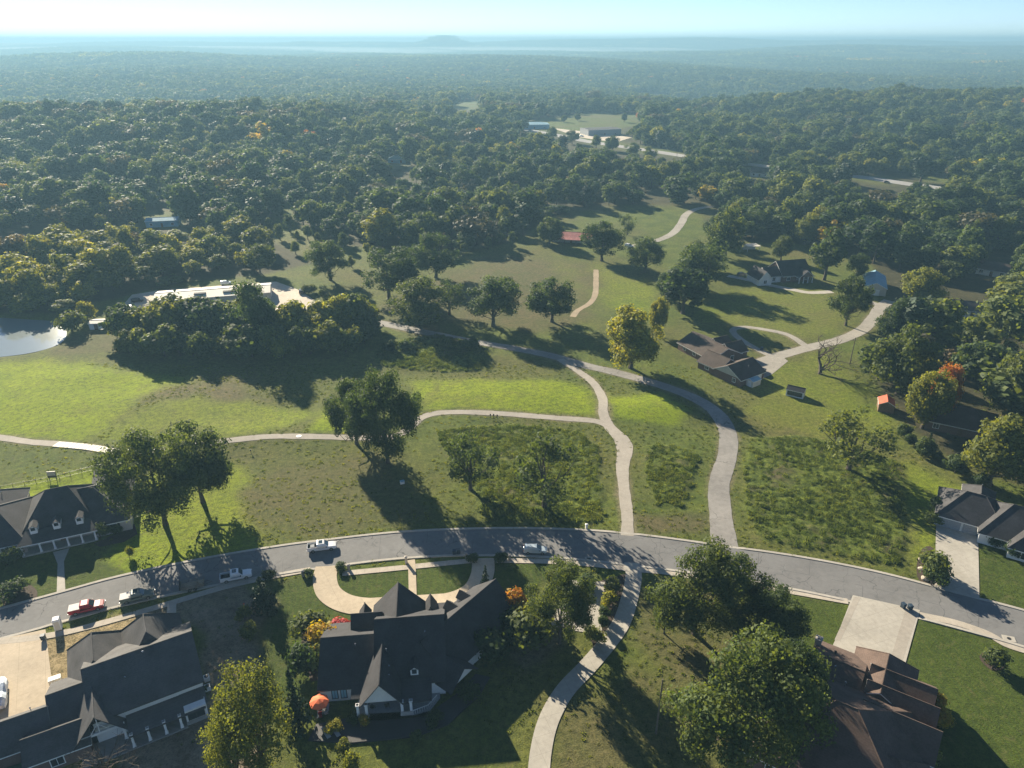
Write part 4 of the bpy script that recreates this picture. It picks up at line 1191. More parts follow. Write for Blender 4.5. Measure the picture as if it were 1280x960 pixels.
# --- small sheds
s = House('shed', 'small white metal shed at the corner of the brown house', 'shed', g(941, 481), -55, M['roof_white'], M['roof_blue'])
s.wing(-1.3, 1.3, -1.9, 1.9, 2.0, 2.5, 'y', 'gable', 'gable', .12); s.door(0, -1.95, 1.2, 1.8, -90, M['trim']); s.finish()
s = House('shed', 'white and dark walled storage shed standing alone on the lawn', 'shed', g(994, 494), -32, M['trim'], M['roof_dark'])
s.wing(-2.5, 2.5, -1.5, 1.5, 2.1, 2.9, 'x', 'gable', 'gable', .15); s.window(0, -1.54, .5, 4.0, 1.3, -90, frame=M['trim_dark'])
s.finish()
s = House('shed', 'wooden garden shed with bright red roof below the big green tree', 'shed', g(1106, 511), -22, M['wood'], M['roof_orange'])
s.wing(-2.0, 2.0, -2.4, 2.4, 2.4, 3.5, 'y', 'gable', 'gable', .2); s.door(0, -2.45, 1.2, 2.0); s.window(2.05, 0, 1, .8, .8, 0); s.finish()
# ------------------------------------------------------------------ trees
def rot_rows(rs, n):
    a = rs.normal(size=(n, 3)); return a / np.linalg.norm(a, axis=1)[:, None]

def leaf_quads(lobes, per, size, seed, spread=.55, flat=1.0):
    """leaf sprays on the skins of many small lobes: lobes = [(centre, radius)]"""
    rs = np.random.RandomState(seed)
    VV = []
    for c, r in lobes:
        n = max(4, int(per * (r / 1.6) ** 2))
        d = rot_rows(rs, n); d[:, 2] = d[:, 2] * .9 + .12
        d /= np.linalg.norm(d, axis=1)[:, None]
        rad = r * (1 - spread * rs.rand(n) ** 2.2) * (1 + .18 * rs.normal(size=n))
        p = np.array(c) + d * rad[:, None] * np.array([1, 1, flat])
        nrm = d + .55 * rot_rows(rs, n); nrm /= np.linalg.norm(nrm, axis=1)[:, None]
        t1 = np.cross(nrm, rot_rows(rs, n)); t1 /= np.maximum(1e-6, np.linalg.norm(t1, axis=1))[:, None]
        t2 = np.cross(nrm, t1)
        s = size * (.6 + .8 * rs.rand(n))[:, None]
        e = (.55 + .5 * rs.rand(n))[:, None]
        k = (rs.rand(n, 4, 1) * .5 + .75)
        q = np.stack([p - t1 * s * k[:, 0], p - t2 * s * e * k[:, 1] + nrm * s * .15, p + t1 * s * k[:, 2], p + t2 * s * e * k[:, 3] + nrm * s * .15], 1)
        VV.append(q.reshape(-1, 3))
    V = np.concatenate(VV)
    F = np.arange(len(V)).reshape(-1, 4)
    return V, F

def wood_mb(trunk_pts, radii, limbs):
    mb = MB(); mb.tube(trunk_pts, radii, 7)
    for pts, r0, r1 in limbs:
        n = len(pts); mb.tube(pts, [r0 + (r1 - r0) * i / (n - 1) for i in range(n)], 5, cap=False)
    return mb

def crown_lobes(rs, n, R, zc, rz, rl, fill=.35, under=.55, gaps=0, lean=(0, 0)):
    """lobes filling a dome: R horizontal radius, zc height of its middle, rz half height"""
    out = []
    g_ = [rot_rows(rs, 1)[0] for _ in range(gaps)]
    # big boughs first, each with its own cluster of lobes: uneven outline
    B = rot_rows(rs, max(5, n // 5)); tries = 0
    while len(out) < n and tries < n * 30:
        tries += 1
        b = B[rs.randint(len(B))]
        d = b + .55 * rs.normal(size=3); d /= np.linalg.norm(d)
        if d[2] < -under: continue
        if any(d @ q > .86 for q in g_): continue
        f = (fill + (1 - fill) * rs.rand() ** .6) * (.86 + .28 * (abs(b[0] * 7.3 + b[1] * 3.1) % 1))
        r = rl * (.65 + .7 * rs.rand())
        c = (d[0] * f * (R - r * .6) + lean[0], d[1] * f * (R - r * .6) + lean[1], zc + d[2] * f * (rz - r * .4))
        out.append((c, r))
    return out

def limbs_for(rs, lobes, base, k, r0):
    out = []
    idx = rs.permutation(len(lobes))[:k]
    for i in idx:
        c = np.array(lobes[i][0]); b = np.array(base) + np.array([0, 0, (c[2] - base[2]) * .35 * rs.rand()])
        m = b * .45 + c * .55 + rs.normal(size=3) * .35; m[2] -= .1 * np.linalg.norm(c - b)
        m1 = b * .75 + m * .25 + np.array([0, 0, .25])
        out.append(([tuple(b), tuple(m1), tuple(m), tuple(c)], r0 * (.6 + .5 * rs.rand()), .035))
    return out

TPL = {}
def template(key, H, crown_mesh, wood, mat='leaf'):
    cm = np_mesh(key + '_crown', *crown_mesh, M[mat])
    wm = wood.mesh(key + '_trunk', M['bark']) if wood is not None else None
    TPL[key] = (cm, wm, H)

def make_oak(key, seed, H=14, R=6.2, per=90, size=.36, nl=52, gaps=2, fork=.24, rl=1.55, under=.45, mat='leaf', rtr=.42):
    rs = np.random.RandomState(seed)
    cb = H * fork
    zc = cb + (H - cb) * .50; rz = (H - cb) * .52
    lob = crown_lobes(rs, nl, R, zc, rz, rl, gaps=gaps, under=under)
    zmax = max(c[2] + r for c, r in lob); sc = (H - .1) / zmax
    lob = [((c[0], c[1], c[2] * sc), r) for c, r in lob]
    tp = [(0, 0, -.6), (.04, 0, .4), (.1, .05, cb * .6), (.05, .1, cb), (.2, -.1, zc)]
    wood = wood_mb(tp, [rtr * 1.5, rtr * 1.05, rtr * .9, rtr * .8, rtr * .3], limbs_for(rs, lob, (.05, .05, cb), 15, rtr * .5))
    template(key, H, leaf_quads(lob, per, size, seed + 1), wood, mat)

for i in range(5): make_oak('oak%d' % i, 11 + i, per=230, size=.20, nl=78 + 4 * i, R=5.9 + .4 * (i % 3), gaps=3 + i % 3, rl=1.2, fork=.12, under=.8)
for i in range(2): make_oak('bigoak%d' % i, 41 + i, H=15, R=6.8, per=520, size=.135, nl=120, gaps=5, fork=.12, rl=1.1, under=.8, rtr=.34)
for i in range(2): make_oak('airy%d' % i, 61 + i, H=13, R=6.0, per=100, size=.23, nl=58, gaps=6, rl=1.1, fork=.12, under=.75)
for i in range(3): make_oak('round%d' % i, 81 + i, H=13, R=5.2, per=230, size=.24, nl=84, gaps=1, fork=.10, rl=1.3, under=.85)
for i in range(3): make_oak('tall%d' % i, 101 + i, H=15, R=4.4, per=80, size=.42, nl=46, gaps=2, fork=.16, rl=1.5, under=.8)
for i in range(3): make_oak('bush%d' % i, 121 + i, H=3.0, R=1.9, per=330, size=.16, nl=24, gaps=0, fork=.03, rl=.75, under=.25, rtr=.08)
for i in range(4): make_oak('thick%d' % i, 141 + i, H=9, R=4.6, per=95, size=.40, nl=42, gaps=1, fork=.06, rl=1.5, under=.75, rtr=.2)

def make_cone(key, seed, H, R, per, size, mat='conifer', base=.06, power=1.0, n=46, rl=.9):
    rs = np.random.RandomState(seed); lob = []
    for i in range(n):
        t = (i + rs.rand()) / n; z = H * (base + (1 - base) * t)
        rr = R * (1 - t ** power) * (.75 + .35 * rs.rand()); a = i * 2.4 + rs.rand()
        r = max(.22, rl * (1.05 - t) * (.7 + .5 * rs.rand()))
        lob.append(((math.cos(a) * max(0, rr - r * .5), math.sin(a) * max(0, rr - r * .5), min(z, H - r * .6)), r))
        lob.append(((rs.normal() * .15, rs.normal() * .15, min(z, H - r)), r * .8))
    wood = wood_mb([(0, 0, -.4), (0, 0, H * .4), (0, 0, H * .96)], [.05 * R + .06, .04 * R + .04, .02], [])
    template(key, H, leaf_quads(lob, per, size, seed + 1, flat=.8), wood, mat)
make_cone('cedar0', 201, 8, 2.0, 170, .20); make_cone('cedar1', 202, 6, 2.1, 170, .20)
make_cone('cypress0', 211, 15, 3.5, 260, .15, 'leaf', .10, 1.4, 85, 1.0)
make_cone('cypress1', 212, 14, 3.1, 260, .15, 'leaf', .10, 1.3, 80, 1.0)

make_oak('willowy0', 231, H=15, R=4.4, per=330, size=.13, nl=90, gaps=4, rl=1.05, fork=.08, under=.85, rtr=.2)

def make_bare(key, seed, H, R):
    rs = np.random.RandomState(seed); mb = MB()
    def grow(p, d, L, r, lev):
        pts = [p]; q = np.array(p)
        for k in range(3):
            d = d + rs.normal(size=3) * .16; d[2] += .05; d /= np.linalg.norm(d); q = q + d * L / 3; pts.append(tuple(q))
        mb.tube(pts, [r, r * .85, r * .7, r * .55], 4 if lev else 6, cap=False)
        if lev < 4:
            for _ in range(3 if lev else 6):
                dd = d + rs.normal(size=3) * (.55 if lev else .8); dd[2] = max(dd[2], -.05); dd /= np.linalg.norm(dd)
                s = rs.randint(1, 4); grow(pts[s], dd, L * (.62 + .2 * rs.rand()), r * .52, lev + 1)
    grow((0, 0, -.3), np.array([0., 0, 1]), H * .36, .2, 0)
    zs = max(v[2] for v in mb.v); mb.v = [(v[0] * H / zs, v[1] * H / zs, v[2] * H / zs) for v in mb.v]
    TPL[key] = (None, mb.mesh(key, M['bark']), H)
make_bare('bare0', 301, 8, 4)

rt = random.Random(77)
def tree(name, tpl, px, py, topy=None, h=None, w=1.0, tint=.3, label=None, cat='tree', group=None, xy=None, rot=None, sink=0.0):
    cm, wm, H0 = TPL[tpl]
    x, y = xy if xy else g(px, py)
    hh = h if h else hgt_at(px, py, topy)
    s = hh / H0
    o = thing(name, label, cat, (x, y, zat(x, y) - sink), rt.uniform(0, 6.28) if rot is None else rot, group)
    o.scale = (s * w, s * w, s)
    if cm is not None:
        c = link('crown', cm, o); c['tint'] = float(tint)
    if wm is not None: link('trunk', wm, o)
    return o

T = tree
# single trees of the near and middle ground: pixel of the foot, image row of the top
T('oak_tree', 'bigoak0', 207, 656, 530, w=.98, tint=.27, label='oak with a leaning trunk beside the pale brick house, left of a pair')
T('oak_tree', 'oak1', 254, 628, 527, w=.82, tint=.30, label='right oak of the pair by the pale brick house, nearer the fairway')
T('oak_tree', 'bigoak1', 485, 579, 460, w=.82, tint=.18, label='big dark oak on the fairway standing where the cart path bends')
T('oak_tree', 'oak2', 446, 556, 476, w=.85, tint=.22, label='lower oak leaning out left of the big dark fairway oak')
T('oak_tree', 'airy0', 588, 612, 540, w=.95, tint=.22, label='thin crowned oak between the dark fairway oak and the meadow oak')
T('oak_tree', 'airy1', 681, 634, 543, w=1.0, tint=.30, label='loose crowned oak standing in the brown meadow above the street')
T('oak_tree', 'oak3', 617, 408, 347, w=1.42, tint=.16, label='dark round oak in the middle of the row along the old road')
T('oak_tree', 'oak4', 690, 402, 346, w=1.35, tint=.16, label='dark oak at the right end of the row beside the dirt trail')
T('oak_tree', 'oak0', 522, 408, 347, w=1.5, tint=.34, label='olive brown oak at the left end of the row along the old road')
T('oak_tree', 'airy0', 562, 394, 345, w=1.15, tint=.26, label='slim oak between the olive oak and the dark round oak')
T('oak_tree', 'oak1', 487, 374, 308, w=1.35, tint=.22, label='wide oak behind the olive oak on the field edge')
T('oak_tree', 'oak2', 545, 347, 291, w=1.25, tint=.16, label='dark oak on the field in front of the forest edge')
T('oak_tree', 'oak3', 413, 350, 300, w=1.3, tint=.20, label='lone oak above the gravel yard with its shadow on grass')
T('maple_tree', 'round0', 788, 460, 384, w=1.15, tint=.585, label='bright yellow green maple standing by the old asphalt road')
T('oak_tree', 'oak4', 752, 326, 275, w=1.3, tint=.24, label='oak in front of the red roofed barn at the head of the dirt trail')
T('oak_tree', 'oak0', 806, 340, 295, w=1.3, tint=.20, label='oak right of the dirt trail below the gravel lane')
T('oak_tree', 'round1', 687, 305, 270, w=1.2, tint=.28, label='round oak at the left end of the red roofed barn')
T('oak_tree', 'airy1', 784, 294, 266, w=1.0, tint=.30, label='small pale oak behind the red barn beside the gravel lane')
T('oak_tree', 'oak2', 1057, 407, 342, w=.82, tint=.27, label='tall oak on the lawn inside the bend of the gravel drive')
T('bare_tree', 'bare0', 1024, 468, 424, w=2.0, label='leafless grey tree on the lawn below the gravel drive')
T('oak_tree', 'airy0', 1060, 588, 514, w=1.25, tint=.42, label='spreading olive oak at the far edge of the striped hay field')
T('maple_tree', 'round2', 1152, 535, 459, w=.8, tint=.60, label='yellow green maple with orange red tips beside the garden shed')
T('maple_tree', 'round0', 1170, 527, 455, w=.62, tint=1.0, label='orange red maple crown behind the yellow green one by the shed')
T('oak_tree', 'round1', 1122, 492, 405, w=.98, tint=.36, label='large dense green tree above the garden shed with red roof')
T('cedar_tree', 'cedar1', 1158, 565, 540, w=.8, tint=.55, label='small bright green cone shaped cedar on the slope')
T('oak_tree', 'round2', 1258, 528, 440, w=.9, tint=.46, label='tall yellowish green tree at the right edge above the brown roofed house')
T('oak_tree', 'round0', 1236, 606, 520, w=1.08, tint=.56, label='broad yellow topped tree above the white garage house')
T('oak_tree', 'round1', 1272, 600, 535, w=.95, tint=.36, label='green tree at the right edge beside the broad yellow topped one')
T('oak_tree', 'round2', 1150, 385, 332, w=1.25, tint=.52, label='wide yellowish tree right of the pale blue roofed workshop')
T('oak_tree', 'round0', 1120, 432, 372, w=1.0, tint=.16, label='dark tree between the workshop and the large dense green tree')
T('oak_tree', 'tall0', 853, 392, 335, w=1.6, tint=.14, label='dark tree above the yellow maple at the lawn corner')
T('oak_tree', 'oak1', 878, 360, 302, w=1.3, tint=.20, label='tree on the left side of the shaded lawn')
T('oak_tree', 'round1', 906, 322, 258, w=.9, tint=.30, label='tall olive tree in front of the white wing of the cottage')
T('oak_tree', 'tall1', 913, 292, 254, w=1.0, tint=.68, label='pale yellow tree above the shaded lawn')
T('oak_tree', 'round2', 822, 418, 368, w=.6, tint=.62, label='yellowish young tree just behind the yellow maple')
T('oak_tree', 'tall2', 1030, 350, 284, w=1.1, tint=.26, label='tall tree with two stems right of the brick cottage')
T('oak_tree', 'oak3', 1070, 352, 316, w=1.0, tint=.20, label='dark tree left of the pale blue roofed workshop')
T('oak_tree', 'round0', 976, 325, 294, w=1.1, tint=.36, label='tree behind the roof of the brick cottage')
for i, (px, py, ty, ti, lb) in enumerate([
    (836, 378, 340, .20, 'dark tree at the left end of the tree belt along the shaded lawn'),
    (866, 366, 325, .16, 'dark tree low in the tree belt along the shaded lawn'),
    (893, 338, 296, .26, 'olive tree in the middle of the tree belt along the shaded lawn'),
    (868, 336, 300, .42, 'yellowish tree on the outer side of the tree belt beside the gravel lane'),
    (897, 305, 266, .20, 'dark tree high in the tree belt beside the white wing of the cottage'),
    (925, 285, 248, .34, 'olive tree at the top of the tree belt behind the carport'),
    (940, 298, 262, .22, 'dark tree right of the small carport'),
    (958, 292, 258, .30, 'tree behind the carport at the edge of the wood'),
    (1005, 305, 268, .46, 'light tree behind the right end of the brick cottage')]):
    T('oak_tree', ['round0', 'oak2', 'tall1', 'round2', 'oak4'][i % 5], px, py, ty, w=1.2, tint=ti, label=lb)
for i, (px, py, h_) in enumerate([(592, 150, 14), (612, 146, 15), (640, 148, 13), (655, 152, 16), (668, 149, 14), (705, 152, 9), (715, 180, 14), (745, 186, 13), (765, 189, 15), (790, 196, 13), (690, 174, 13), (812, 200, 12), (780, 152, 12), (722, 150, 10)]):
    T('oak_tree', ['round0', 'oak2', 'tall1', 'round2', 'oak4'][i % 5], px, py, h=h_, w=1.25, tint=.24 + .05 * (i % 4), label='tree standing along the far field and highway', group='trees along the far field')
# foreground
T('oak_tree', 'bigoak0', 699, 804, 703, w=.80, tint=.34, label='upright oak shading the small concrete pad beside the white house')
T('oak_tree', 'bigoak1', 868, 792, 680, w=1.05, tint=.33, label='tall foreground oak reaching over the street')
T('oak_tree', 'bigoak0', 944, 820, 734, w=1.2, tint=.28, label='middle oak of the foreground clump beside the concrete drive')
T('oak_tree', 'bigoak1', 918, 945, 797, w=1.08, tint=.27, label='nearest yellowish oak of the foreground clump', rot=2.2)
T('oak_tree', 'bigoak0', 968, 930, 806, w=.62, tint=.24, label='dark oak leaning over the brown roof', rot=1.0)
T('oak_tree', 'oak2', 830, 792, 742, w=.6, tint=.30, label='low oak at the left of the foreground clump by the curved path')
T('cypress_tree', 'willowy0', 334, 985, 838, w=.8, tint=.52, label='feathery olive cypress at the bottom edge by the bare soil')
T('cypress_tree', 'willowy0', 300, 990, 880, w=.7, tint=.48, label='left of the two feathery cypresses on the bare soil')
T('conifer_tree', 'cedar0', 373, 908, 838, w=.8, tint=.25, label='dark conifer between the cypress and the patio')
T('cedar_tree', 'cedar1', 331, 762, 722, w=1.05, tint=.10, label='dark bushy cedar beside the pavement and the soil plot')
T('cedar_tree', 'cedar0', 607, 740, 707, w=.85, tint=.30, label='slim green conifer at the end of the garage wing')
T('bare_tree', 'bare0', 152, 985, 925, w=1.2, label='leafless tree top at the bottom edge beside the farmhouse')
T('shrub', 'bush0', 640, 770, 738, w=.75, tint=.95, label='orange leaved shrub at the gable of the garage wing', cat='shrub')
T('shrub', 'bush1', 660, 780, 750, w=1.3, tint=.60, label='yellow green shrub between the orange shrub and the concrete pad', cat='shrub')
T('shrub', 'bush2', 665, 800, 765, w=1.1, tint=.40, label='greyish shrub under the yellow green one', cat='shrub')
T('shrub', 'bush1', 640, 795, 770, w=1.2, tint=.12, label='dark round shrub against the back of the garage wing, upper one', cat='shrub')
T('shrub', 'bush0', 608, 818, 790, w=1.3, tint=.14, label='dark round shrub against the back of the garage wing, middle one', cat='shrub')
T('shrub', 'bush0', 403, 812, 782, w=1.1, tint=.86, label='orange and yellow shrub in the curved bed beside the white house', cat='shrub')
T('shrub', 'bush2', 388, 798, 774, w=1.3, tint=.42, label='brownish shrub at the top of the curved bed', cat='shrub')
T('shrub', 'bush1', 402, 832, 806, w=.9, tint=.62, label='lime shrub at the left wall of the white house', cat='shrub')
T('shrub', 'bush2', 387, 836, 806, w=.9, tint=.10, label='dark green shrub left of the lime shrub', cat='shrub')
rb_ = tree('shrub', 'bush0', 428, 788, 777, w=1.9, tint=.4, label='bright crimson shrub in front of the white house', cat='shrub')
for c_ in [o for o in C.objects if o.parent == rb_ and o.name.startswith('crown')]:
    me_ = c_.data.copy(); me_.materials.clear(); me_.materials.append(M['redleaf']); c_.data = me_
for i, (px, py, ty, w_, ti, lb) in enumerate([
    (764, 738, 722, 1.1, .40, 'brown grass like shrub at the top of the bed beside the curved path'),
    (762, 757, 742, .9, .58, 'yellow green shrub beside the concrete pad and the curved path'),
    (757, 771, 758, .8, .15, 'dark low shrub below the yellow green one by the curved path'),
    (752, 785, 770, .7, .15, 'dark low shrub in the middle of the bed by the curved path'),
    (744, 800, 782, .9, .40, 'grey brown shrub at the lower end of the bed by the curved path'),
    (738, 735, 722, 1.4, .12, 'dark shrub behind the concrete pad near the pavement'),
    (1240, 836, 813, 1.0, .36, 'single rounded shrub in its own bed on the mown lawn'),
    (1160, 718, 690, 1.0, .36, 'shrub with pale plumes in the rock bed by the wide drive'),
    (1164, 732, 712, 1.0, .12, 'dark shrub at the lower end of the rock bed by the wide drive'),
    (1228, 676, 660, .9, .12, 'clipped shrub at the corner of the white house by the garage'),
    (1246, 682, 668, 1.2, .08, 'dark shrub under the front window of the white garage house'),
    (1262, 692, 676, 1.3, .10, 'dark shrub in the front bed near the right edge of the picture'),
    (1167, 640, 622, 1.0, .12, 'dark shrub at the left wall of the white garage house'),
    (1165, 655, 640, .9, .30, 'small shrub beside the garage door end of the white house'),
    (338, 722, 712, 1.2, .2, 'clipped shrub with a stone post left of the round drive'),
    (384, 719, 712, 1.4, .12, 'clipped shrub on the verge at the left mouth of the round drive'),
    (428, 712, 704, 1.4, .18, 'clipped shrub on the verge right of the left drive mouth'),
    (590, 700, 692, 1.4, .14, 'clipped shrub beside the dark bins at the right drive mouth'),
    (628, 702, 692, 1.4, .14, 'clipped shrub on the verge behind the parked car'),
    (412, 913, 903, 1.1, .66, 'yellow clipped shrub on the deck left of its twin'),
    (424, 911, 901, 1.1, .68, 'yellow clipped shrub on the deck right of its twin'),
    (431, 936, 924, 1.0, .55, 'lime round shrub below the deck'),
    (440, 905, 896, 1.0, .2, 'small green shrub on the deck before the porch'),
    (453, 906, 896, 1.0, .8, 'small reddish shrub on the deck before the porch'),
    (441, 968, 942, .55, .5, 'light green pointed shrub at the bottom edge below the deck'),
    (545, 905, 893, 1.2, .25, 'shrub along the lower edge of the deck, right of the porch'),
    (588, 868, 852, 1.2, .2, 'shrub at the right end of the deck'),
    (522, 925, 914, 1.0, .3, 'shrub along the lower edge of the deck, under the porch'),
    (1166, 885, 866, .8, .85, 'orange leaved shrub at the right wall of the brown house, upper'),
    (1172, 905, 886, .8, .85, 'orange leaved shrub at the right wall of the brown house, lower'),
    (1164, 955, 938, .9, .55, 'lime shrub at the lower right corner of the brown house'),
    (1143, 862, 850, 1.0, .4, 'green shrub at the garage corner of the brown house'),
    (126, 672, 655, .9, .25, 'shrub at the right end of the columned porch'),
    (142, 668, 656, 1.2, .14, 'dark shrub under the shuttered window of the pale brick house'),
    (150, 663, 652, 1.0, .16, 'dark shrub at the right corner of the pale brick house'),
    (22, 698, 682, 1.0, .2, 'shrub at the left end of the columned porch'),
    (8, 706, 690, 1.0, .15, 'dark shrub at the left edge of the picture by the brick house'),
    (20, 745, 730, 1.6, .12, 'dark shrub in the round lawn bed before the brick house'),
    (162, 697, 684, .6, .5, 'pale young shrub on the lawn edge by the leaning oak'),
    (314, 795, 778, 1.0, .48, 'straw coloured shrub beside the bare soil plot'),
    (306, 775, 760, .8, .5, 'small dry shrub at the corner of the soil plot'),
    (254, 866, 856, .8, .2, 'low shrub along the right wall of the farmhouse'),
    (108, 398, 376, .9, .62, 'bright yellow green shrub on the pond bank left of the utility shed'),
    (90, 412, 388, 1.2, .40, 'wide shrub at the tip of the pond'),
    ]):
    T('shrub', 'bush%d' % (i % 3), px, py, ty, w=w_, tint=ti, label=lb, cat='shrub')

# thicket of the hedge beyond the fairway and the wood by the pond: each its own tree
rh = random.Random(12)
def thicket(name, line, n, hlo, hhi, tints, label, group, kinds, depth=0, w=(.9, 1.25)):
    P = resample(catmull(W(line), 8), .5)
    for i in range(n):
        p = P[int((i + rh.uniform(.1, .9)) / n * (len(P) - 1))]
        q = (p.x + rh.uniform(-1, 1), p.y + rh.uniform(0, 1) * depth)
        T(name, rh.choice(kinds), 0, 0, h=rh.uniform(hlo, hhi), w=rh.uniform(*w), tint=rh.choice(tints) + rh.uniform(-.06, .06), label=label, group=group, xy=q)
thicket('thicket_tree', [(150, 446), (200, 447), (260, 448), (320, 448), (380, 448), (440, 440), (466, 424)], 26, 6.0, 11, [.12, .22, .42, .48, .34],
        'bushy tree in the front rank of the dense hedge thicket beyond the fairway', 'hedge thicket beyond the fairway, front', ['thick0', 'thick1', 'thick2', 'thick3'], 5)
thicket('thicket_tree', [(146, 432), (190, 428), (250, 428), (320, 430), (380, 428), (430, 420), (455, 410)], 32, 9.0, 15.5, [.14, .46, .54, .58, .34],
        'taller bushy tree in the back rank of the hedge thicket before the warehouse', 'hedge thicket beyond the fairway, back', ['thick0', 'thick1', 'thick2', 'thick3', 'round1'], 8)
T('oak_tree', 'oak4', 318, 432, 350, w=.85, tint=.14, label='tall dark oak rising out of the hedge thicket before the warehouse')
thicket('thicket_tree', [(480, 445), (520, 438), (560, 438), (600, 448)], 7, 2.5, 4.5, [.1, .3],
        'low tree on the small mound between the fairway and the old road', 'low trees on the mound by the old road', ['thick0', 'thick2', 'bush1'], 6)
thicket('thicket_tree', [(375, 365), (400, 372), (420, 382), (440, 388), (470, 396)], 9, 1.8, 4.0, [.35, .45, .5],
        'low yellowish shrub between the gravel yard and the old road', 'scrub by the gravel yard', ['bush0', 'bush1', 'bush2'], 5)
thicket('thicket_tree', [(1130, 545), (1165, 575), (1195, 592), (1230, 612)], 8, 2.5, 5.0, [.1, .2, .3],
        'low dark tree in the hedge running down to the white garage house', 'hedge above the white garage house', ['thick1', 'thick3'], 3)
for i, (px, py, h_, ti) in enumerate([(350, 300, 9, .3), (370, 318, 7, .34), (330, 325, 8, .4), (395, 290, 10, .3), (430, 312, 9, .32), (455, 300, 11, .28), (380, 270, 9, .3), (405, 318, 6, .44), (440, 335, 6, .5), (352, 278, 8, .34), (468, 325, 7, .36), (505, 318, 8, .4), (325, 302, 9, .4), (415, 285, 10, .33), (385, 300, 8, .3), (362, 290, 10, .28), (398, 305, 6, .45), (442, 290, 11, .25), (478, 312, 9, .34), (340, 315, 6, .5), (425, 325, 6, .46), (459, 318, 6, .5), (372, 300, 5, .5), (390, 272, 9, .26), (348, 262, 9, .3), (337, 290, 8, .42), (520, 322, 6, .46), (580, 318, 6, .4), (610, 312, 7, .34), (640, 308, 8, .3)]):
    T('oak_tree', 'tall%d' % (i % 3), px, py, h=h_, w=1.1, tint=ti, label='small scattered tree on the rough grass between the woods and the field', group='scattered trees on the rough grass')
# ------------------------------------------------------------------ the woods
def scatter(step, r0, r1, seed):
    rs = np.random.RandomState(seed)
    ys = np.arange(120 if r0 < 300 else r0 * .75, r1, step)
    P = []
    for y in ys:
        hw = y * .80 + 50
        xs = np.arange(-hw, hw, step)
        P.append(np.stack([xs, np.full(xs.shape, y)], 1))
    P = np.concatenate(P) + rs.uniform(-.46, .46, (sum(len(p) for p in P), 2)) * step
    r = np.hypot(P[:, 0], P[:, 1])
    return P[(r >= r0) & (r < r1)], rs

def body_clear(P, h):
    keep = in_poly(P[:, 0], P[:, 1], FOREST_POLY)
    z = hgt(P[:, 0], P[:, 1])
    for f, off in ((0, 0), (.35, 0), (.7, 0), (1.0, 0), (.6, 5.0), (.6, -5.0), (.95, 2.5), (.95, -2.5)):
        px, py = inv(P[:, 0] + off, P[:, 1], z + h * f)
        for c in CLEAR_PX: keep &= ~(in_poly(px, py, c) & (P[:, 1] < 2500))
    return keep

def forest_tint(P, rs):
    n = len(P)
    base = .22 + .20 * vnoise(P[:, 0], P[:, 1], 60, 21) + .12 * vnoise(P[:, 0], P[:, 1], 22, 22) + rs.normal(size=n) * .10
    hot = rs.rand(n)
    base = np.where(hot > .955, .52 + .12 * rs.rand(n), base)
    base = np.where(hot > .993, .72 + .28 * rs.rand(n), base)
    px, py = inv(P[:, 0], P[:, 1], np.zeros(n))
    left = (py > 300) & (px < 340)
    base = np.where(left, np.minimum(base + .24, .60), base) + .10 * ((py > 380) & (px > 1100))
    return np.clip(base, .02, 1)

def forest_tpl(key, seed, H, R, n, size, nl, rl, fork=.15, under=.75, gaps=1, mat='leaf'):
    rs = np.random.RandomState(seed)
    cb = H * fork; zc = cb + (H - cb) * .5; rz = (H - cb) * .52
    lob = crown_lobes(rs, nl, R, zc, rz, rl, gaps=gaps, under=under, fill=.45)
    V, F = leaf_quads(lob, n, size, seed + 1)
    mb = wood_mb([(0, 0, -1), (0, 0, cb), (0, 0, zc)], [.3, .24, .1], [])
    V2 = np.array([tuple(v) for v in mb.v]); F2 = np.array([f for f in mb.f if len(f) == 4]) + len(V)
    me = np_mesh(key, np.concatenate([V, V2]), np.concatenate([F, F2]), [M[mat], M['bark']], midx=np.concatenate([np.zeros(len(F)), np.ones(len(F2))]))
    return me

col_mid = bpy.data.collections.new('woods_near_kinds')
col_far = bpy.data.collections.new('woods_far_kinds')
FT = []
for i in range(6):
    H = [13, 14, 12, 15, 13, 12][i]; R = [5.2, 4.6, 5.4, 4.4, 5.0, 4.2][i]
    FT.append((H, forest_tpl('wood_kind_%d' % i, 400 + i, H, R, 85, .44, 34, 1.6, gaps=i % 3)))
FT.append((11, forest_tpl('wood_kind_6', 420, 11, 2.6, 80, .42, 22, 1.3, under=.95, mat='conifer')))
FT.append((12, forest_tpl('wood_kind_7', 421, 12, 4.6, 48, .42, 26, 1.5, gaps=3, mat='dull')))
FT.append((14, forest_tpl('wood_kind_8', 422, 14, 4.9, 80, .44, 34, 1.5, gaps=1, mat='pale')))
FT.append((10, forest_tpl('wood_kind_9', 423, 10, 4.4, 85, .42, 30, 1.4, gaps=1, mat='dull')))
for i, (H, me) in enumerate(FT): col_mid.objects.link(bpy.data.objects.new('wood_kind_%d' % i, me))
for i in range(5):
    col_far.objects.link(bpy.data.objects.new('far_kind_%d' % i, forest_tpl('far_kind_%d' % i, 440 + i, 13, 5.6, 26, .95, 18, 2.1, gaps=i % 2)))
for i in range(3):      # clumps of crowns for land kilometres away
    rs_ = np.random.RandomState(470 + i); lob = []
    for k in range(60):
        a = rs_.uniform(-48, 48, 2); hh = rs_.uniform(5, 11)
        lob.append(((a[0], a[1], hh), rs_.uniform(3.2, 6.0)))
    V, F = leaf_quads(lob, 2.4, 2.6, 480 + i)
    o_ = bpy.data.objects.new('clump_kind_%d' % i, np_mesh('clump_kind_%d' % i, V, F, M['leaf']))
    if i == 0: col_clump = bpy.data.collections.new('clump_kinds')
    col_clump.objects.link(o_)

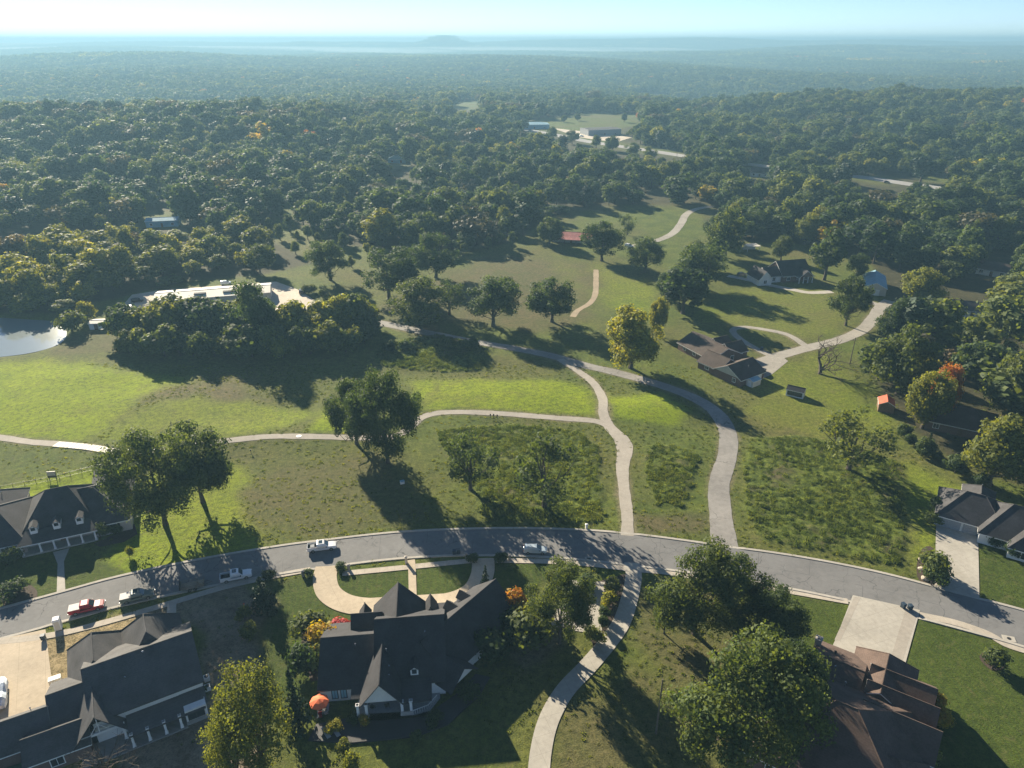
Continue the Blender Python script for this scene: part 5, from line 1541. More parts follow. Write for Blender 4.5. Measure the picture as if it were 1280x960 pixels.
def instancer(name, P, Z, idx, rot, scl, tint, coll, label=None):
    me = bpy.data.meshes.new(name)
    n = len(P)
    me.vertices.add(n)
    me.vertices.foreach_set('co', np.stack([P[:, 0], P[:, 1], Z], 1).astype(np.float32).ravel())
    for nm, ty, arr in (('idx', 'INT', idx), ('yaw', 'FLOAT', rot), ('tint', 'FLOAT', tint)):
        a = me.attributes.new(nm, ty, 'POINT'); a.data.foreach_set('value', np.asarray(arr, dtype=np.int32 if ty == 'INT' else np.float32))
    a = me.attributes.new('scl', 'FLOAT_VECTOR', 'POINT'); a.data.foreach_set('vector', np.asarray(scl, dtype=np.float32).ravel())
    o = link(name, me)
    ng = bpy.data.node_groups.new(name + '_nodes', 'GeometryNodeTree')
    ng.interface.new_socket('Geometry', in_out='INPUT', socket_type='NodeSocketGeometry'); ng.interface.new_socket('Geometry', in_out='OUTPUT', socket_type='NodeSocketGeometry')
    N = ng.nodes.new; L = ng.links.new
    gi, go = N('NodeGroupInput'), N('NodeGroupOutput')
    ci = N('GeometryNodeCollectionInfo'); ci.inputs['Collection'].default_value = coll; ci.inputs['Separate Children'].default_value = True; ci.inputs['Reset Children'].default_value = True
    ip = N('GeometryNodeInstanceOnPoints'); ip.inputs['Pick Instance'].default_value = True
    def attr(nm, ty):
        q = N('GeometryNodeInputNamedAttribute'); q.data_type = ty; q.inputs['Name'].default_value = nm
        return [s for s in q.outputs if s.enabled and s.name == 'Attribute'][0]
    cb = N('ShaderNodeCombineXYZ'); L(attr('yaw', 'FLOAT'), cb.inputs[2])
    e2r = N('FunctionNodeEulerToRotation'); L(cb.outputs[0], e2r.inputs[0])
    L(gi.outputs[0], ip.inputs['Points']); L(ci.outputs[0], ip.inputs['Instance']); L(attr('idx', 'INT'), ip.inputs['Instance Index'])
    L(e2r.outputs[0], ip.inputs['Rotation']); L(attr('scl', 'FLOAT_VECTOR'), ip.inputs['Scale'])
    L(ip.outputs[0], go.inputs[0])
    md = o.modifiers.new('planting', 'NODES'); md.node_group = ng
    tag(o, kind='stuff')
    return o

P, rs = scatter(11.2, 100, 1350, 31)
hh = 10 + 9 * rs.rand(len(P)) ** 1.3 + 2.0 * vnoise(P[:, 0], P[:, 1], 35, 25)
px_, py_ = inv(P[:, 0], P[:, 1], np.zeros(len(P)))
hh = np.where((px_ < 330) & (py_ > 300), hh * .75, hh)
hh = hh * (1 + .28 * vnoise(P[:, 0], P[:, 1], 48, 51))
hh = np.where(rs.rand(len(P)) < .22, hh * .55, hh)
k = body_clear(P, hh) & (rs.rand(len(P)) > .04) & ((vnoise(P[:, 0], P[:, 1], 30, 52) + .35 * vnoise(P[:, 0], P[:, 1], 90, 53)) > -.72)
P, hh = P[k], hh[k]
ti = forest_tint(P, rs)
idx = rs.randint(0, 6, len(P)); q_ = rs.rand(len(P)); idx = np.where(q_ < .07, 6, idx); idx = np.where(q_ > .95, 7, idx); idx = np.where((q_ > .84) & (q_ <= .93), 8, idx); idx = np.where((q_ > .93) & (q_ <= .95), 9, idx)
yaw = rs.uniform(0, 6.28, len(P))
H0 = np.array([h for h, _ in FT])[idx]
sz = hh / H0
wid = np.maximum(sz, .8) * rs.uniform(.95, 1.8, len(P))
scl = np.stack([wid, wid, sz], 1)
Zf = hgt(P[:, 0], P[:, 1]) - .3
# the nearest ones in view stand as trees of their own
px_, py_ = inv(P[:, 0], P[:, 1], Zf)
inview = (px_ > -10) & (px_ < 1290)
order = np.argsort(np.where(inview, np.hypot(P[:, 0], P[:, 1]), 1e9))
N_OWN = 190
own = order[:N_OWN]
WOODS = [  # where it stands -> label, group
    (lambda a, b: a < 340, 'crown of the dense mixed wood at the left beyond the pond and warehouse', 'trees of the left wood'),
    (lambda a, b: a < 700, 'crown of the wood along the far side of the middle field', 'trees of the middle wood'),
    (lambda a, b: a < 930, 'crown of the wood around the red roofed barn and gravel lane', 'trees around the gravel lane'),
    (lambda a, b: True, 'crown of the dense mixed wood around the houses at the right', 'trees of the right wood')]
crown_of, trunk_of = {}, {}
for i, (H, me) in enumerate(FT):
    n = len(me.polygons); mi = np.zeros(n, dtype=np.int32); me.polygons.foreach_get('material_index', mi)
    co = np.zeros(len(me.vertices) * 3, dtype=np.float32); me.vertices.foreach_get('co', co); co = co.reshape(-1, 3)
    lv = np.zeros(n * 4, dtype=np.int32); me.loops.foreach_get('vertex_index', lv); lv = lv.reshape(-1, 4)
    for d, w_, nm in ((crown_of, 0, 'crown'), (trunk_of, 1, 'trunk')):
        f = lv[mi == w_]; u, invx = np.unique(f, return_inverse=True)
        d[i] = np_mesh('wood_%s_%d' % (nm, i), co[u], invx.reshape(-1, 4), me.materials[w_])
for j in own:
    lab, grp = [(l, q) for fn, l, q in WOODS if fn(px_[j], py_[j])][0]
    o = thing('forest_tree', lab, 'tree', (P[j, 0], P[j, 1], Zf[j]), yaw[j], grp)
    o.scale = tuple(scl[j])
    c = link('crown', crown_of[idx[j]], o); c['tint'] = float(ti[j])
    link('trunk', trunk_of[idx[j]], o)
rest = np.ones(len(P), dtype=bool); rest[own] = False
instancer('woods', P[rest], Zf[rest], idx[rest], yaw[rest], scl[rest], ti[rest], col_mid)

P, rs = scatter(14.5, 1350, 3400, 32)
hh = 10 + 8 * rs.rand(len(P))
k = body_clear(P, hh) & (vnoise(P[:, 0], P[:, 1], 120, 26) + .25 * vnoise(P[:, 0], P[:, 1], 40, 27) > -.55)
P, hh = P[k], hh[k]
s_ = hh / 13
instancer('far_woods', P, hgt(P[:, 0], P[:, 1]) - .3, rs.randint(0, 5, len(P)), rs.uniform(0, 6.28, len(P)),
          np.stack([s_ * rs.uniform(1.1, 1.6, len(P)), s_ * rs.uniform(1.1, 1.6, len(P)), s_], 1), forest_tint(P, rs), col_far)
P, rs = scatter(80, 3350, 9000, 33)
instancer('distant_woods', P, hgt(P[:, 0], P[:, 1]) - 1.5, rs.randint(0, 3, len(P)), rs.uniform(0, 6.28, len(P)),
          np.ones((len(P), 3)) * rs.uniform(.9, 1.3, (len(P), 1)), forest_tint(P, rs), col_clump)

# ------------------------------------------------------------------ tall grass of the meadows, tufts on the rough
def tuft_mesh(key, seed, n, h, spread):
    rs = np.random.RandomState(seed); V = []
    for _ in range(n):
        a = rs.uniform(0, 6.28); b = rs.uniform(0, 6.28); r = spread * rs.rand() ** .5
        p = np.array([math.cos(b) * r, math.sin(b) * r, 0]); s = np.array([math.cos(a), math.sin(a), 0]) * .07
        lean = np.array([rs.normal() * .22, rs.normal() * .22, 0]); hh_ = h * rs.uniform(.6, 1.2)
        t = p + lean * hh_ + np.array([0, 0, hh_])
        V += [p - s - [0, 0, .1], p + s - [0, 0, .1], t + s * .5, t - s * .5]
    V = np.array(V); return np_mesh(key, V, np.arange(len(V)).reshape(-1, 4), M['leaf'])
col_t = bpy.data.collections.new('tuft_kinds')
for i in range(3): col_t.objects.link(bpy.data.objects.new('tuft_kind_%d' % i, tuft_mesh('tuft_kind_%d' % i, 500 + i, 26, .36, .55)))
PP = []
rs = np.random.RandomState(9)
for m_i, pl in enumerate(MEADOWS):
    w_ = np.array(W(pl)); lo, hi = w_.min(0), w_.max(0)
    n = int((hi - lo).prod() * (3.2 if m_i != 2 else 3.0))
    q = rs.uniform(lo, hi, (n, 2))
    if m_i == 2:       # mown in lines
        d = np.array([math.sin(RAD(14)), math.cos(RAD(14))]); u = q @ np.array([d[1], -d[0]])
        q = q[(np.sin(u * 2 * math.pi / 1.9) > -.2) | (rs.rand(len(q)) < .25)]
    q = q[in_poly(q[:, 0] + .8 * vnoise(q[:, 0], q[:, 1], 3, 41), q[:, 1] + .8 * vnoise(q[:, 0], q[:, 1], 3, 42), list(map(tuple, w_)))]
    q = q[rs.rand(len(q)) < .55 + .45 * vnoise(q[:, 0], q[:, 1], 6, 43)]
    PP.append(q)
P = np.concatenate(PP)
tt = .33 + .08 * vnoise(P[:, 0], P[:, 1], 9, 44) + .12 * rs.normal(size=len(P)) * .5
instancer('tall_grass', P, hgt(P[:, 0], P[:, 1]) + .1, rs.randint(0, 3, len(P)), rs.uniform(0, 6.28, len(P)), np.ones((len(P), 3)) * rs.uniform(.6, 1.4, (len(P), 1)), np.clip(tt, .2, .44), col_t)

col_r = bpy.data.collections.new('rough_kinds')
for i in range(3): col_r.objects.link(bpy.data.objects.new('rough_kind_%d' % i, tuft_mesh('rough_kind_%d' % i, 520 + i, 12, .17, .34)))
rs = np.random.RandomState(19)
Q = np.stack([rs.uniform(-150, 170, 60000), rs.uniform(64, 215, 60000)], 1)
Q = Q[(np.abs(Q[:, 0]) < Q[:, 1] * .78 + 8)]
dens = .5 + .5 * vnoise(Q[:, 0], Q[:, 1], 14, 61) + .3 * vnoise(Q[:, 0], Q[:, 1], 4, 62)
Q = Q[rs.rand(len(Q)) < np.clip(dens * .6, .05, .6)]
qx, qy = inv(Q[:, 0], Q[:, 1], np.zeros(len(Q)))
ok = np.ones(len(Q), dtype=bool)
for pl in PAVED_POLY: ok &= ~in_poly(Q[:, 0], Q[:, 1], pl)
for pts, w_ in PAVED_LINE:
    A_ = np.array([(p.x, p.y) for p in pts])
    for a in range(0, len(A_), 60):
        seg = A_[a:a + 61]
        near = np.where(ok & (Q[:, 0] > seg[:, 0].min() - 6) & (Q[:, 0] < seg[:, 0].max() + 6) & (Q[:, 1] > seg[:, 1].min() - 6) & (Q[:, 1] < seg[:, 1].max() + 6))[0]
        if len(near):
            d = np.sqrt(((Q[near, None] - seg[None]) ** 2).sum(2)).min(1)
            ok[near[d < w_ / 2 + .05]] = False
for ch, nb, st, jit, pl in ZONES:       # mown lawns, greens and bare soil stay smooth
    if ch in (0, 3, 4, 6):
        m = in_poly(qx, qy, pl); ok &= ~(m & (rs.rand(len(Q)) < (1.0 if ch != 3 else .85)))
Q = Q[ok]
tt = .42 + .10 * vnoise(Q[:, 0], Q[:, 1], 11, 63) + .07 * rs.normal(size=len(Q))
instancer('rough_grass', Q, hgt(Q[:, 0], Q[:, 1]), rs.randint(0, 3, len(Q)), rs.uniform(0, 6.28, len(Q)), np.ones((len(Q), 3)) * rs.uniform(.6, 1.5, (len(Q), 1)), np.clip(tt, .1, .6), col_r)
# ------------------------------------------------------------------ vehicles
def wheel_parts(root, xs, half, r=.40, wdt=.26):
    for x in xs:
        for s in (-1, 1):
            t = MB(); y0 = s * half
            prof = [(r * .6, -wdt / 2), (r * .94, -wdt / 2), (r, -wdt * .3), (r, wdt * .3), (r * .94, wdt / 2), (r * .6, wdt / 2)]
            rows = [[(x + q * math.cos(k * math.pi / 8), y0 + z, r + q * math.sin(k * math.pi / 8)) for k in range(16)] for q, z in prof]
            t.quad_strip(rows, closed=True); t.poly(rows[0]); t.poly(rows[-1])
            w = thing('wheel', None, None); w.parent = root
            t.build('tyre', M['tyre'], w)
            m = MB(); yy = y0 + s * (wdt / 2 + .005)
            for k in range(5):
                a = k * 2 * math.pi / 5
                m.poly([(x + math.cos(a + d) * q, yy, r + math.sin(a + d) * q) for d, q in ((-.5, .06), (-.32, r * .58), (.32, r * .58), (.5, .06))])
            m.build('rim', M['rim'], w)

def loft(sections):
    """sections: list of (x, half width bottom, half width top, z bottom, z top) -> closed hull"""
    mb = MB(); rows = []
    for x, wb, wt, zb, zt in sections:
        zm = zb + (zt - zb) * .55
        rows.append([(x, -wb, zb), (x, -wb * 1.0, zm), (x, -wt, zt), (x, wt, zt), (x, wb, zm), (x, wb, zb)])
    mb.quad_strip(rows, closed=True); mb.poly(rows[0][::-1]); mb.poly(rows[-1])
    return mb

def pickup(label, pos, ang, paint, cover=None, cargo=None, sunroof=True, group=None):
    """x forward, length 5.9 m, open bed behind the cabin"""
    root = thing('pickup_truck', label, 'truck', (pos[0], pos[1], zat(*pos) + .06), ang, group)
    hw = .98
    b = loft([(-2.95, hw * .97, hw * .95, .52, .80), (-2.85, hw, hw, .48, .86), (.95, hw, hw, .42, .86), (2.55, hw, hw * .97, .42, .86), (2.92, hw * .9, hw * .88, .45, .8)])
    b2 = loft([(.92, hw, hw * .93, .80, 1.16), (2.2, hw, hw * .90, .80, 1.10), (2.75, hw * .95, hw * .84, .80, 1.02), (2.92, hw * .86, hw * .72, .78, .92)])
    o = len(b.v); b.v += b2.v; b.f += [[i + o for i in f] for f in b2.f]; b.m += b2.m
    for x0, x1, y0, y1 in ((-2.95, -.95, -hw, -hw + .10), (-2.95, -.95, hw - .10, hw), (-2.95, -2.86, -hw + .1, hw - .1)):
        b.box(x0, x1, y0, y1, .8, 1.32)
    b.build('body', paint, root, bevel=.035)
    c = loft([(-1.0, hw, hw * .96, .82, 1.28), (-.98, hw * .98, hw * .78, 1.2, 1.86), (-.75, hw * .98, hw * .77, 1.2, 1.93), (.30, hw * .98, hw * .76, 1.2, 1.92), (.55, hw * .98, hw * .76, 1.2, 1.86), (1.28, hw * .98, hw * .86, 1.1, 1.2)])
    c.build('cabin', paint, root, bevel=.02)
    for s in (-1, 1):      # side glass, mirrors, lamps
        q = MB(); q.poly([(x, s * y, z) for x, y, z in ((-.85, hw * .955, 1.36), (.85, hw * .955, 1.36), (.50, hw * .815, 1.80), (-.80, hw * .82, 1.83))]); q.build('side_window', M['glass_blue'], root)
        m = MB(); m.box(.85, 1.0, s * 1.16 - .1, s * 1.16 + .1, 1.2, 1.38); m.tube([(.92, s * .94, 1.25), (.92, s * 1.1, 1.27)], .03, 4); m.build('mirror', M['blackplastic'], root)
        l = MB(); l.box(2.82, 2.95, s * .72 - .16, s * .72 + .16, .72, .92); l.build('headlight', M['lamp'], root)
        l = MB(); l.box(-2.99, -2.93, s * .88 - .08, s * .88 + .08, .85, 1.25); l.build('tail_light', M['lamp_red'], root)
    q = MB(); q.poly([(1.27, -hw * .83, 1.235), (1.27, hw * .83, 1.235), (.60, hw * .70, 1.865), (.60, -hw * .70, 1.865)]); q.build('windscreen', M['glass_blue'], root)
    q = MB(); q.poly([(-1.015, -hw * .8, 1.36), (-1.015, hw * .8, 1.36), (-1.0, hw * .72, 1.8), (-1.0, -hw * .72, 1.8)]); q.build('rear_window', M['glass_blue'], root)
    if sunroof:
        q = MB(); q.box(-.62, .18, -.55, .55, 1.92, 1.945); q.build('sunroof', M['glass_blue'], root)
    f = MB(); f.box(2.9, 3.02, -.9, .9, .45, .66); f.build('bumper', M['chrome'], root)
    f = MB(); f.box(-3.08, -2.95, -.9, .9, .5, .68); f.build('bumper', M['chrome'], root)
    f = MB(); f.box(2.9, 2.96, -.5, .5, .68, .92); f.build('grille', M['blackplastic'], root)
    f = MB(); f.box(-2.86, -.99, -hw + .1, hw - .1, .84, .88); f.build('bed_floor', M['blackplastic'], root)
    if cover:
        f = MB(); f.box(-2.93, -.98, -hw + .03, hw - .03, 1.325, 1.38); f.build('bed_cover', cover, root)
    if cargo:
        f = MB(); f.box(-2.3, -1.5, -.5, .3, .88, 1.3); f.build('cargo', cargo, root)
    wheel_parts(root, (-1.85, 1.85), .88)
    return root

def suv(label, pos, ang, paint, name='parked_car', top=None, L=4.7):
    root = thing(name, label, 'car', (pos[0], pos[1], zat(*pos) + .06), ang)
    hw = .93; k = L / 4.7
    b = loft([(-2.32 * k, hw * .95, hw * .92, .5, .95), (-2.2 * k, hw, hw * .97, .42, 1.02), (1.0 * k, hw, hw * .95, .40, 1.02), (1.9 * k, hw * .98, hw * .88, .40, .95), (2.25 * k, hw * .9, hw * .8, .42, .84), (2.34 * k, hw * .8, hw * .7, .45, .72)])
    b.build('body', paint, root, bevel=.04)
    c = loft([(-2.25 * k, hw * .95, hw * .8, .95, 1.25), (-2.0 * k, hw * .95, hw * .78, .98, 1.62), (-1.6 * k, hw * .95, hw * .77, .98, 1.68), (.25 * k, hw * .95, hw * .76, .98, 1.66), (1.15 * k, hw * .95, hw * .84, .95, 1.06)])
    c.build('cabin', top or paint, root, bevel=.03)
    for s in (-1, 1):
        for x0, x1, x2, x3 in ((-1.95, -.75, -.78, -1.8), (-.65, .80, .28, -.65)):
            q = MB(); q.poly([(x * k, s * y, z) for x, y, z in ((x0, hw * .935, 1.10), (x1, hw * .935, 1.10), (x2, hw * .815, 1.53), (x3, hw * .815, 1.53))]); q.build('side_window', M['glass_blue'], root)
        l = MB(); l.box(2.12 * k, 2.3 * k, s * .6 - .18, s * .6 + .18, .68, .82); l.build('headlight', M['lamp'], root)
        l = MB(); l.box(-2.36 * k, -2.28 * k, s * .75 - .1, s * .75 + .1, .75, 1.05); l.build('tail_light', M['lamp_red'], root)
        m = MB(); m.box(.78 * k, .92 * k, s * 1.02 - .1, s * 1.02 + .1, 1.05, 1.2); m.build('mirror', M['blackplastic'], root)
    q = MB(); q.poly([(1.14 * k, -hw * .80, 1.10), (1.14 * k, hw * .80, 1.10), (.32 * k, hw * .70, 1.64), (.32 * k, -hw * .70, 1.64)]); q.build('windscreen', M['glass_blue'], root)
    q = MB(); q.poly([(-2.26 * k, -hw * .76, 1.22), (-2.26 * k, hw * .76, 1.22), (-2.06 * k, hw * .70, 1.58), (-2.06 * k, -hw * .70, 1.58)]); q.build('rear_window', M['glass_blue'], root)
    f = MB()
    for s in (-1, 1): f.tube([(-1.7 * k, s * .62, 1.72), (.1 * k, s * .62, 1.71)], .03, 4)
    f.build('roof_rails', M['blackplastic'], root)
    wheel_parts(root, (-1.42 * k, 1.42 * k), .82, .36, .23)
    return root

def heading(a, b):
    A, B = g(*a), g(*b)
    return math.atan2(B[1] - A[1], B[0] - A[0])
hd = heading
pickup('white pickup truck driving along the middle of the street', g(403, 686.5), hd((340, 699), (480, 680)), M['paint_white'], cargo=M['fabric_grey'])
pickup('white pickup truck with trailer parked at the kerb', g(296, 723.5), hd((240, 735), (340, 714)), M['paint_white'], cargo=M['blackplastic'])
pickup('grey green pickup truck with white covered bed, parked between the red pickup and the trailer', g(173, 749), hd((110, 763), (230, 735)), M['paint_green'], cover=M['bedcover'], cargo=None)
pickup('red pickup truck with grey covered bed parked at the kerb', g(110, 763), hd((60, 775), (180, 747)), M['paint_red'], cover=M['bedcover'], sunroof=False)
suv('pale blue silver car with dark windows parked near the curved path', g(669, 690.5), hd((600, 689), (720, 692)), M['paint_silver'], L=4.9)
suv('dark car parked by the garage of the brown house near the gravel loop', g(951, 466), hd((930, 472), (960, 450)), M['paint_dark'])
suv('blue grey car parked beside the dark one by the gravel loop', g(941, 459), hd((930, 462), (955, 446)), M['paint_silver'])
suv('dark car in the drive of the brick cottage', g(927, 345), hd((915, 348), (940, 343)), M['paint_dark'])
suv('white van standing on the gravel yard left of the warehouse', g(163, 386), hd((160, 390), (168, 376)), M['paint_white'], name='parked_van', L=5.4)
suv('dark car on the gravel yard behind the white van', g(172, 377), hd((160, 378), (185, 374)), M['paint_dark'])
suv('blue car behind the long warehouse', g(283, 355.5), hd((270, 356), (300, 353)), M['paint_silver'])
suv('dark blue truck on the sand yard right of the warehouse', g(377, 366), hd((377, 370), (378, 360)), M['paint_dark'], L=5.2)
suv('red car partly hidden at the right end of the hedge thicket', g(353, 391), hd((345, 391), (360, 390)), M['paint_red'])
suv('white car parked on the gravel lane beside the red barn', g(786, 309), hd((775, 307), (800, 313)), M['paint_white'])
suv('car parked in front of the flat grey commercial building', g(727, 171), 0.3, M['paint_silver'])
suv('dark car on the distant parking lot at the right', g(1108, 229), 0.0, M['paint_dark'])

# flat trailer behind the white pickup
tr = thing('trailer', 'empty dark utility trailer hitched behind the parked white pickup', 'trailer', (*g(243, 734.5), .06), hd((240, 735), (340, 714)))
m = MB(); m.box(-2.3, 1.9, -1.05, 1.05, .62, .70); m.build('deck', M['pale_wood'], tr)
m = MB()
for z in (.95, 1.25):
    m.tube([(1.9, -1.05, z), (-2.3, -1.05, z)], .03, 4); m.tube([(1.9, 1.05, z), (-2.3, 1.05, z)], .03, 4); m.tube([(1.9, -1.05, z), (1.9, 1.05, z)], .03, 4)
for x in (-2.3, -.9, .5, 1.9):
    for s in (-1.05, 1.05): m.tube([(x, s, .62), (x, s, 1.27)], .035, 4)
m.build('rail', M['wood'], tr)
m = MB(); m.tube([(1.9, .7, .62), (3.3, 0, .58)], .05, 4); m.tube([(1.9, -.7, .62), (3.3, 0, .58)], .05, 4); m.build('tow_bar', M['iron'], tr)
m = MB(); m.box(-2.45, -2.36, -1.0, 1.0, .65, 1.75)
m.build('ramp', M['iron'], tr)
m = MB(); m.box(1.0, 1.6, -.7, .1, .7, 1.2); m.box(.6, .95, .2, .8, .7, 1.05); m.build('load', M['pale_wood'], tr)
wheel_parts(tr, (-.75, .25), 1.1, .33, .2)
# boat like covered things at the left edge
ct = thing('covered_trailer', 'trailer under a crumpled pale blue tarpaulin on the drive at the left edge', 'trailer', (*g(1, 872), .1), hd((0, 890), (6, 830)))
m = loft([(-3.4, .9, .5, .5, 1.2), (-2.2, 1.1, .8, .45, 1.9), (-.6, 1.15, .7, .45, 1.7), (.9, 1.15, .9, .45, 2.05), (2.4, 1.0, .6, .45, 1.7), (3.6, .5, .3, .6, 1.1)])
rk = random.Random(4); m.v = [(x, y + rk.uniform(-.09, .09), z + rk.uniform(-.1, .1)) for x, y, z in m.v]
m.build('tarpaulin', mat_plain('pale_blue_tarpaulin', (.60, .66, .72), .5, .35, 1.6), ct)
wheel_parts(ct, (-.5, .4), 1.0, .35, .2)

# ------------------------------------------------------------------ street things
def bin_(label, px, py, ang=0, group=None, mat='bin'):
    r = thing('wheeled_bin', label, 'bin', (*g(px, py), zat(*g(px, py)) + .1), ang, group)
    m = MB(); m.box(-.30, .30, -.34, .34, .1, .98, top=(-.05, -.05, -.06, -.06)); m.build('bin_body', M[mat], r, bevel=.02)
    m = MB(); m.box(-.38, .38, -.42, .44, .98, 1.06, top=(.04, .04, .06, .06)); m.build('lid', M[mat], r, bevel=.015)
    m = MB(); m.tube([(-.3, .46, .95), (.3, .46, .95)], .03, 5); m.build('handle', M['blackplastic'], r)
    for s in (-.27, .27):
        w = MB(); w.tube([(s - .04, .32, .12), (s + .04, .32, .12)], .12, 8); w.build('wheel', M['tyre'], r)
bin_('blue bin on the drive mouth, left of two', 1128.5, 760, .3); bin_('blue bin on the drive mouth, right of two', 1137, 762, .1)
bin_('dark bin at the foot of the wide drive by the rock bed', 1175, 731, .4)
bin_('dark bin left of its twin at the mouth of the round drive', 568, 693, 0); bin_('dark bin right of its twin at the mouth of the round drive', 573, 692, .2)
bin_('dark bin at the left mouth of the new concrete drive', 55, 800, .2)
bin_('small dark bin on the grass edge of the gravel loop', 952, 438, .3)

def mailbox(label, px, py, mat, h=1.5, w=.5):
    r = thing('letter_box', label, 'letter box', (*g(px, py), .1), .15)
    m = MB(); m.box(-w / 2, w / 2, -w / 2, w / 2, -.2, h); m.box(-w / 2 - .08, w / 2 + .08, -w / 2 - .08, w / 2 + .08, h, h + .1); m.box(-w / 2 - .04, w / 2 + .04, -w / 2 - .04, w / 2 + .04, h + .1, h + .22, top=(.15, .15, .15, .15))
    m.build('pillar', mat, r)
    d = MB(); d.box(-.14, .14, w / 2, w / 2 + .03, h * .62, h * .62 + .28); d.build('flap', M['iron'], r)
mailbox('brick letter box pillar where the straight path meets the pavement', 508, 704, M['brick_pale'])
mailbox('white letter box on the verge across the street from the parked car', 733, 661, M['trim'], 1.0, .45)
mailbox('stone letter box pillar on the left verge beside a clipped shrub', 379, 720, M['stone'], 1.1)
mailbox('pale stone pillar at the right side of the left drive mouth', 436, 712, M['stone'], 1.0)
mailbox('pale stone pillar on the verge beside the dark bins', 583, 697, M['stone'], 1.0)
mailbox('pale stone pillar right of the right drive mouth', 637, 700, M['stone'], 1.0)
ut = thing('portable_toilet', 'white portable toilet standing by the new concrete drive', 'toilet cabin', (*g(74, 786), .1), .4)
m = MB(); m.box(-.58, .58, -.58, .58, 0, 2.15); m.build('cabin', M['trim'], ut, bevel=.04)
m = MB(); m.box(-.62, .62, -.62, .62, 2.15, 2.4, top=(.15, .15, .12, .12)); m.build('cabin_roof', M['trim'], ut)
m = MB(); m.box(-.4, .4, -.62, -.585, .1, 2.0); m.build('door', M['roof_white'], ut)

def pole(label, px, py, h, arm=True, lean=0):
    r = thing('utility_pole', label, 'pole', (*g(px, py), zat(*g(px, py))), .3)
    m = MB(); m.tube([(0, 0, -.5), (lean * .5, 0, h * .5), (lean, 0, h)], [.17, .14, .11], 8); m.build('post', M['pole'], r)
    if arm:
        m = MB(); m.box(lean - 1.2, lean + 1.2, -.06, .06, h - .9, h - .76); m.build('crossarm', M['pole'], r)
        for x in (-1.05, -.4, .4, 1.05):
            i = MB(); i.lathe([(.03, 0), (.06, .05), (.05, .14), (.02, .18)], 6, at=(lean + x, 0, h - .76)); i.build('insulator', M['rim'], r)
pole('timber utility pole on the lawn inside the gravel drive', 1062, 456, 9.5)
pole('slim utility pole standing left of the foreground oak clump', 820, 917, 11.5, False)
pole('distant utility pole by the highway right of the wood', 1062, 214, 12)
pole('distant utility pole at the wood edge above the grey roofed house', 846, 196, 12)

# iron fence along the fairway behind the brick house
FN = resample(W([(-60, 628), (0, 613), (60, 602), (100, 592), (122, 587)]), 2.4)
fr = thing('iron_fence', 'black iron fence along the fairway behind the pale brick house', 'fence', (0, 0, 0))
rail, bars = MB(), MB()
for a, b in zip(FN[:-1], FN[1:]):
    za, zb = zat(a.x, a.y), zat(b.x, b.y)
    p = MB(); p.tube([(a.x, a.y, za - .2), (a.x, a.y, za + 1.35)], .06, 5); p.build('post', M['iron'], fr)
    for z in (.2, 1.15): rail.tube([(a.x, a.y, za + z), (b.x, b.y, zb + z)], .025, 4)
    for k in range(1, 16):
        q = a.lerp(b, k / 16); bars.tube([(q.x, q.y, za + .1), (q.x, q.y, za + 1.25)], .012, 3, cap=False)
rail.build('rail', M['iron'], fr); bars.build('bars', M['iron'], fr)
pb = thing('score_board', 'dark framed board on two legs beside the iron fence', 'board', (*g(67, 601), zat(*g(67, 601))), .1)
m = MB(); m.box(-1.0, 1.0, -.08, .08, .9, 2.6); m.build('panel', M['iron'], pb)
m = MB(); m.box(-.9, .9, -.12, -.085, 1.5, 2.5); m.build('face', M['fabric_grey'], pb)
for s in (-.8, .8):
    m = MB(); m.box(s - .06, s + .06, -.06, .06, -.3, .9); m.build('leg', M['iron'], pb)

# garden of the white house
deck = MB(); P = W([(385, 925), (395, 905), (460, 892), (540, 888), (578, 862), (594, 842), (612, 846), (600, 868), (560, 905), (520, 920), (440, 928)], .3)
bm_pts = [(x, y, .3) for x, y in P]; deck.slab(bm_pts, .6)
dth = tag(deck.build('timber_deck', M['timber_deck']), 'dark timber deck wrapping around the back of the white house', 'deck')
mat_ = MB(); q = W([(396, 898), (411, 888), (412, 878), (397, 884)], .34); mat_.slab([(x, y, .34) for x, y in q], .03); tag(mat_.build('outdoor_rug', M['fabric_grey']), 'pale grey rug under the orange umbrella', 'rug')
um = thing('garden_umbrella', 'orange garden umbrella open over the patio table', 'umbrella', (*g(401, 889, .34), .34), .2)
m = MB()
for k in range(8):
    a, b = k * math.pi / 4, (k + 1) * math.pi / 4
    m.poly([(0, 0, 2.75), (math.cos(a) * .8, math.sin(a) * .8, 2.5), (math.cos(b) * .8, math.sin(b) * .8, 2.5)])
    m.poly([(math.cos(a) * .8, math.sin(a) * .8, 2.5), (math.cos(a) * 1.55, math.sin(a) * 1.55, 2.12), (math.cos(b) * 1.55, math.sin(b) * 1.55, 2.12), (math.cos(b) * .8, math.sin(b) * .8, 2.5)])
    m.poly([(math.cos(a) * 1.55, math.sin(a) * 1.55, 2.12), (math.cos(a) * 1.55, math.sin(a) * 1.55, 1.98), (math.cos(b) * 1.55, math.sin(b) * 1.55, 1.98), (math.cos(b) * 1.55, math.sin(b) * 1.55, 2.12)])
m.build('canopy', M['umbrella'], um)
m = MB(); m.tube([(0, 0, 0), (0, 0, 2.72)], .03, 6); m.lathe([(.3, 0), (.3, .06), (.05, .1)], 12); m.build('pole', M['iron'], um)
m = MB()
for k in range(8): m.tube([(0, 0, 2.3), (math.cos(k * math.pi / 4) * 1.5, math.sin(k * math.pi / 4) * 1.5, 2.1)], .015, 3)
m.build('ribs', M['iron'], um)
tb = thing('patio_table', 'round dark patio table below the orange umbrella', 'table', (*g(403, 890, .34), .34))
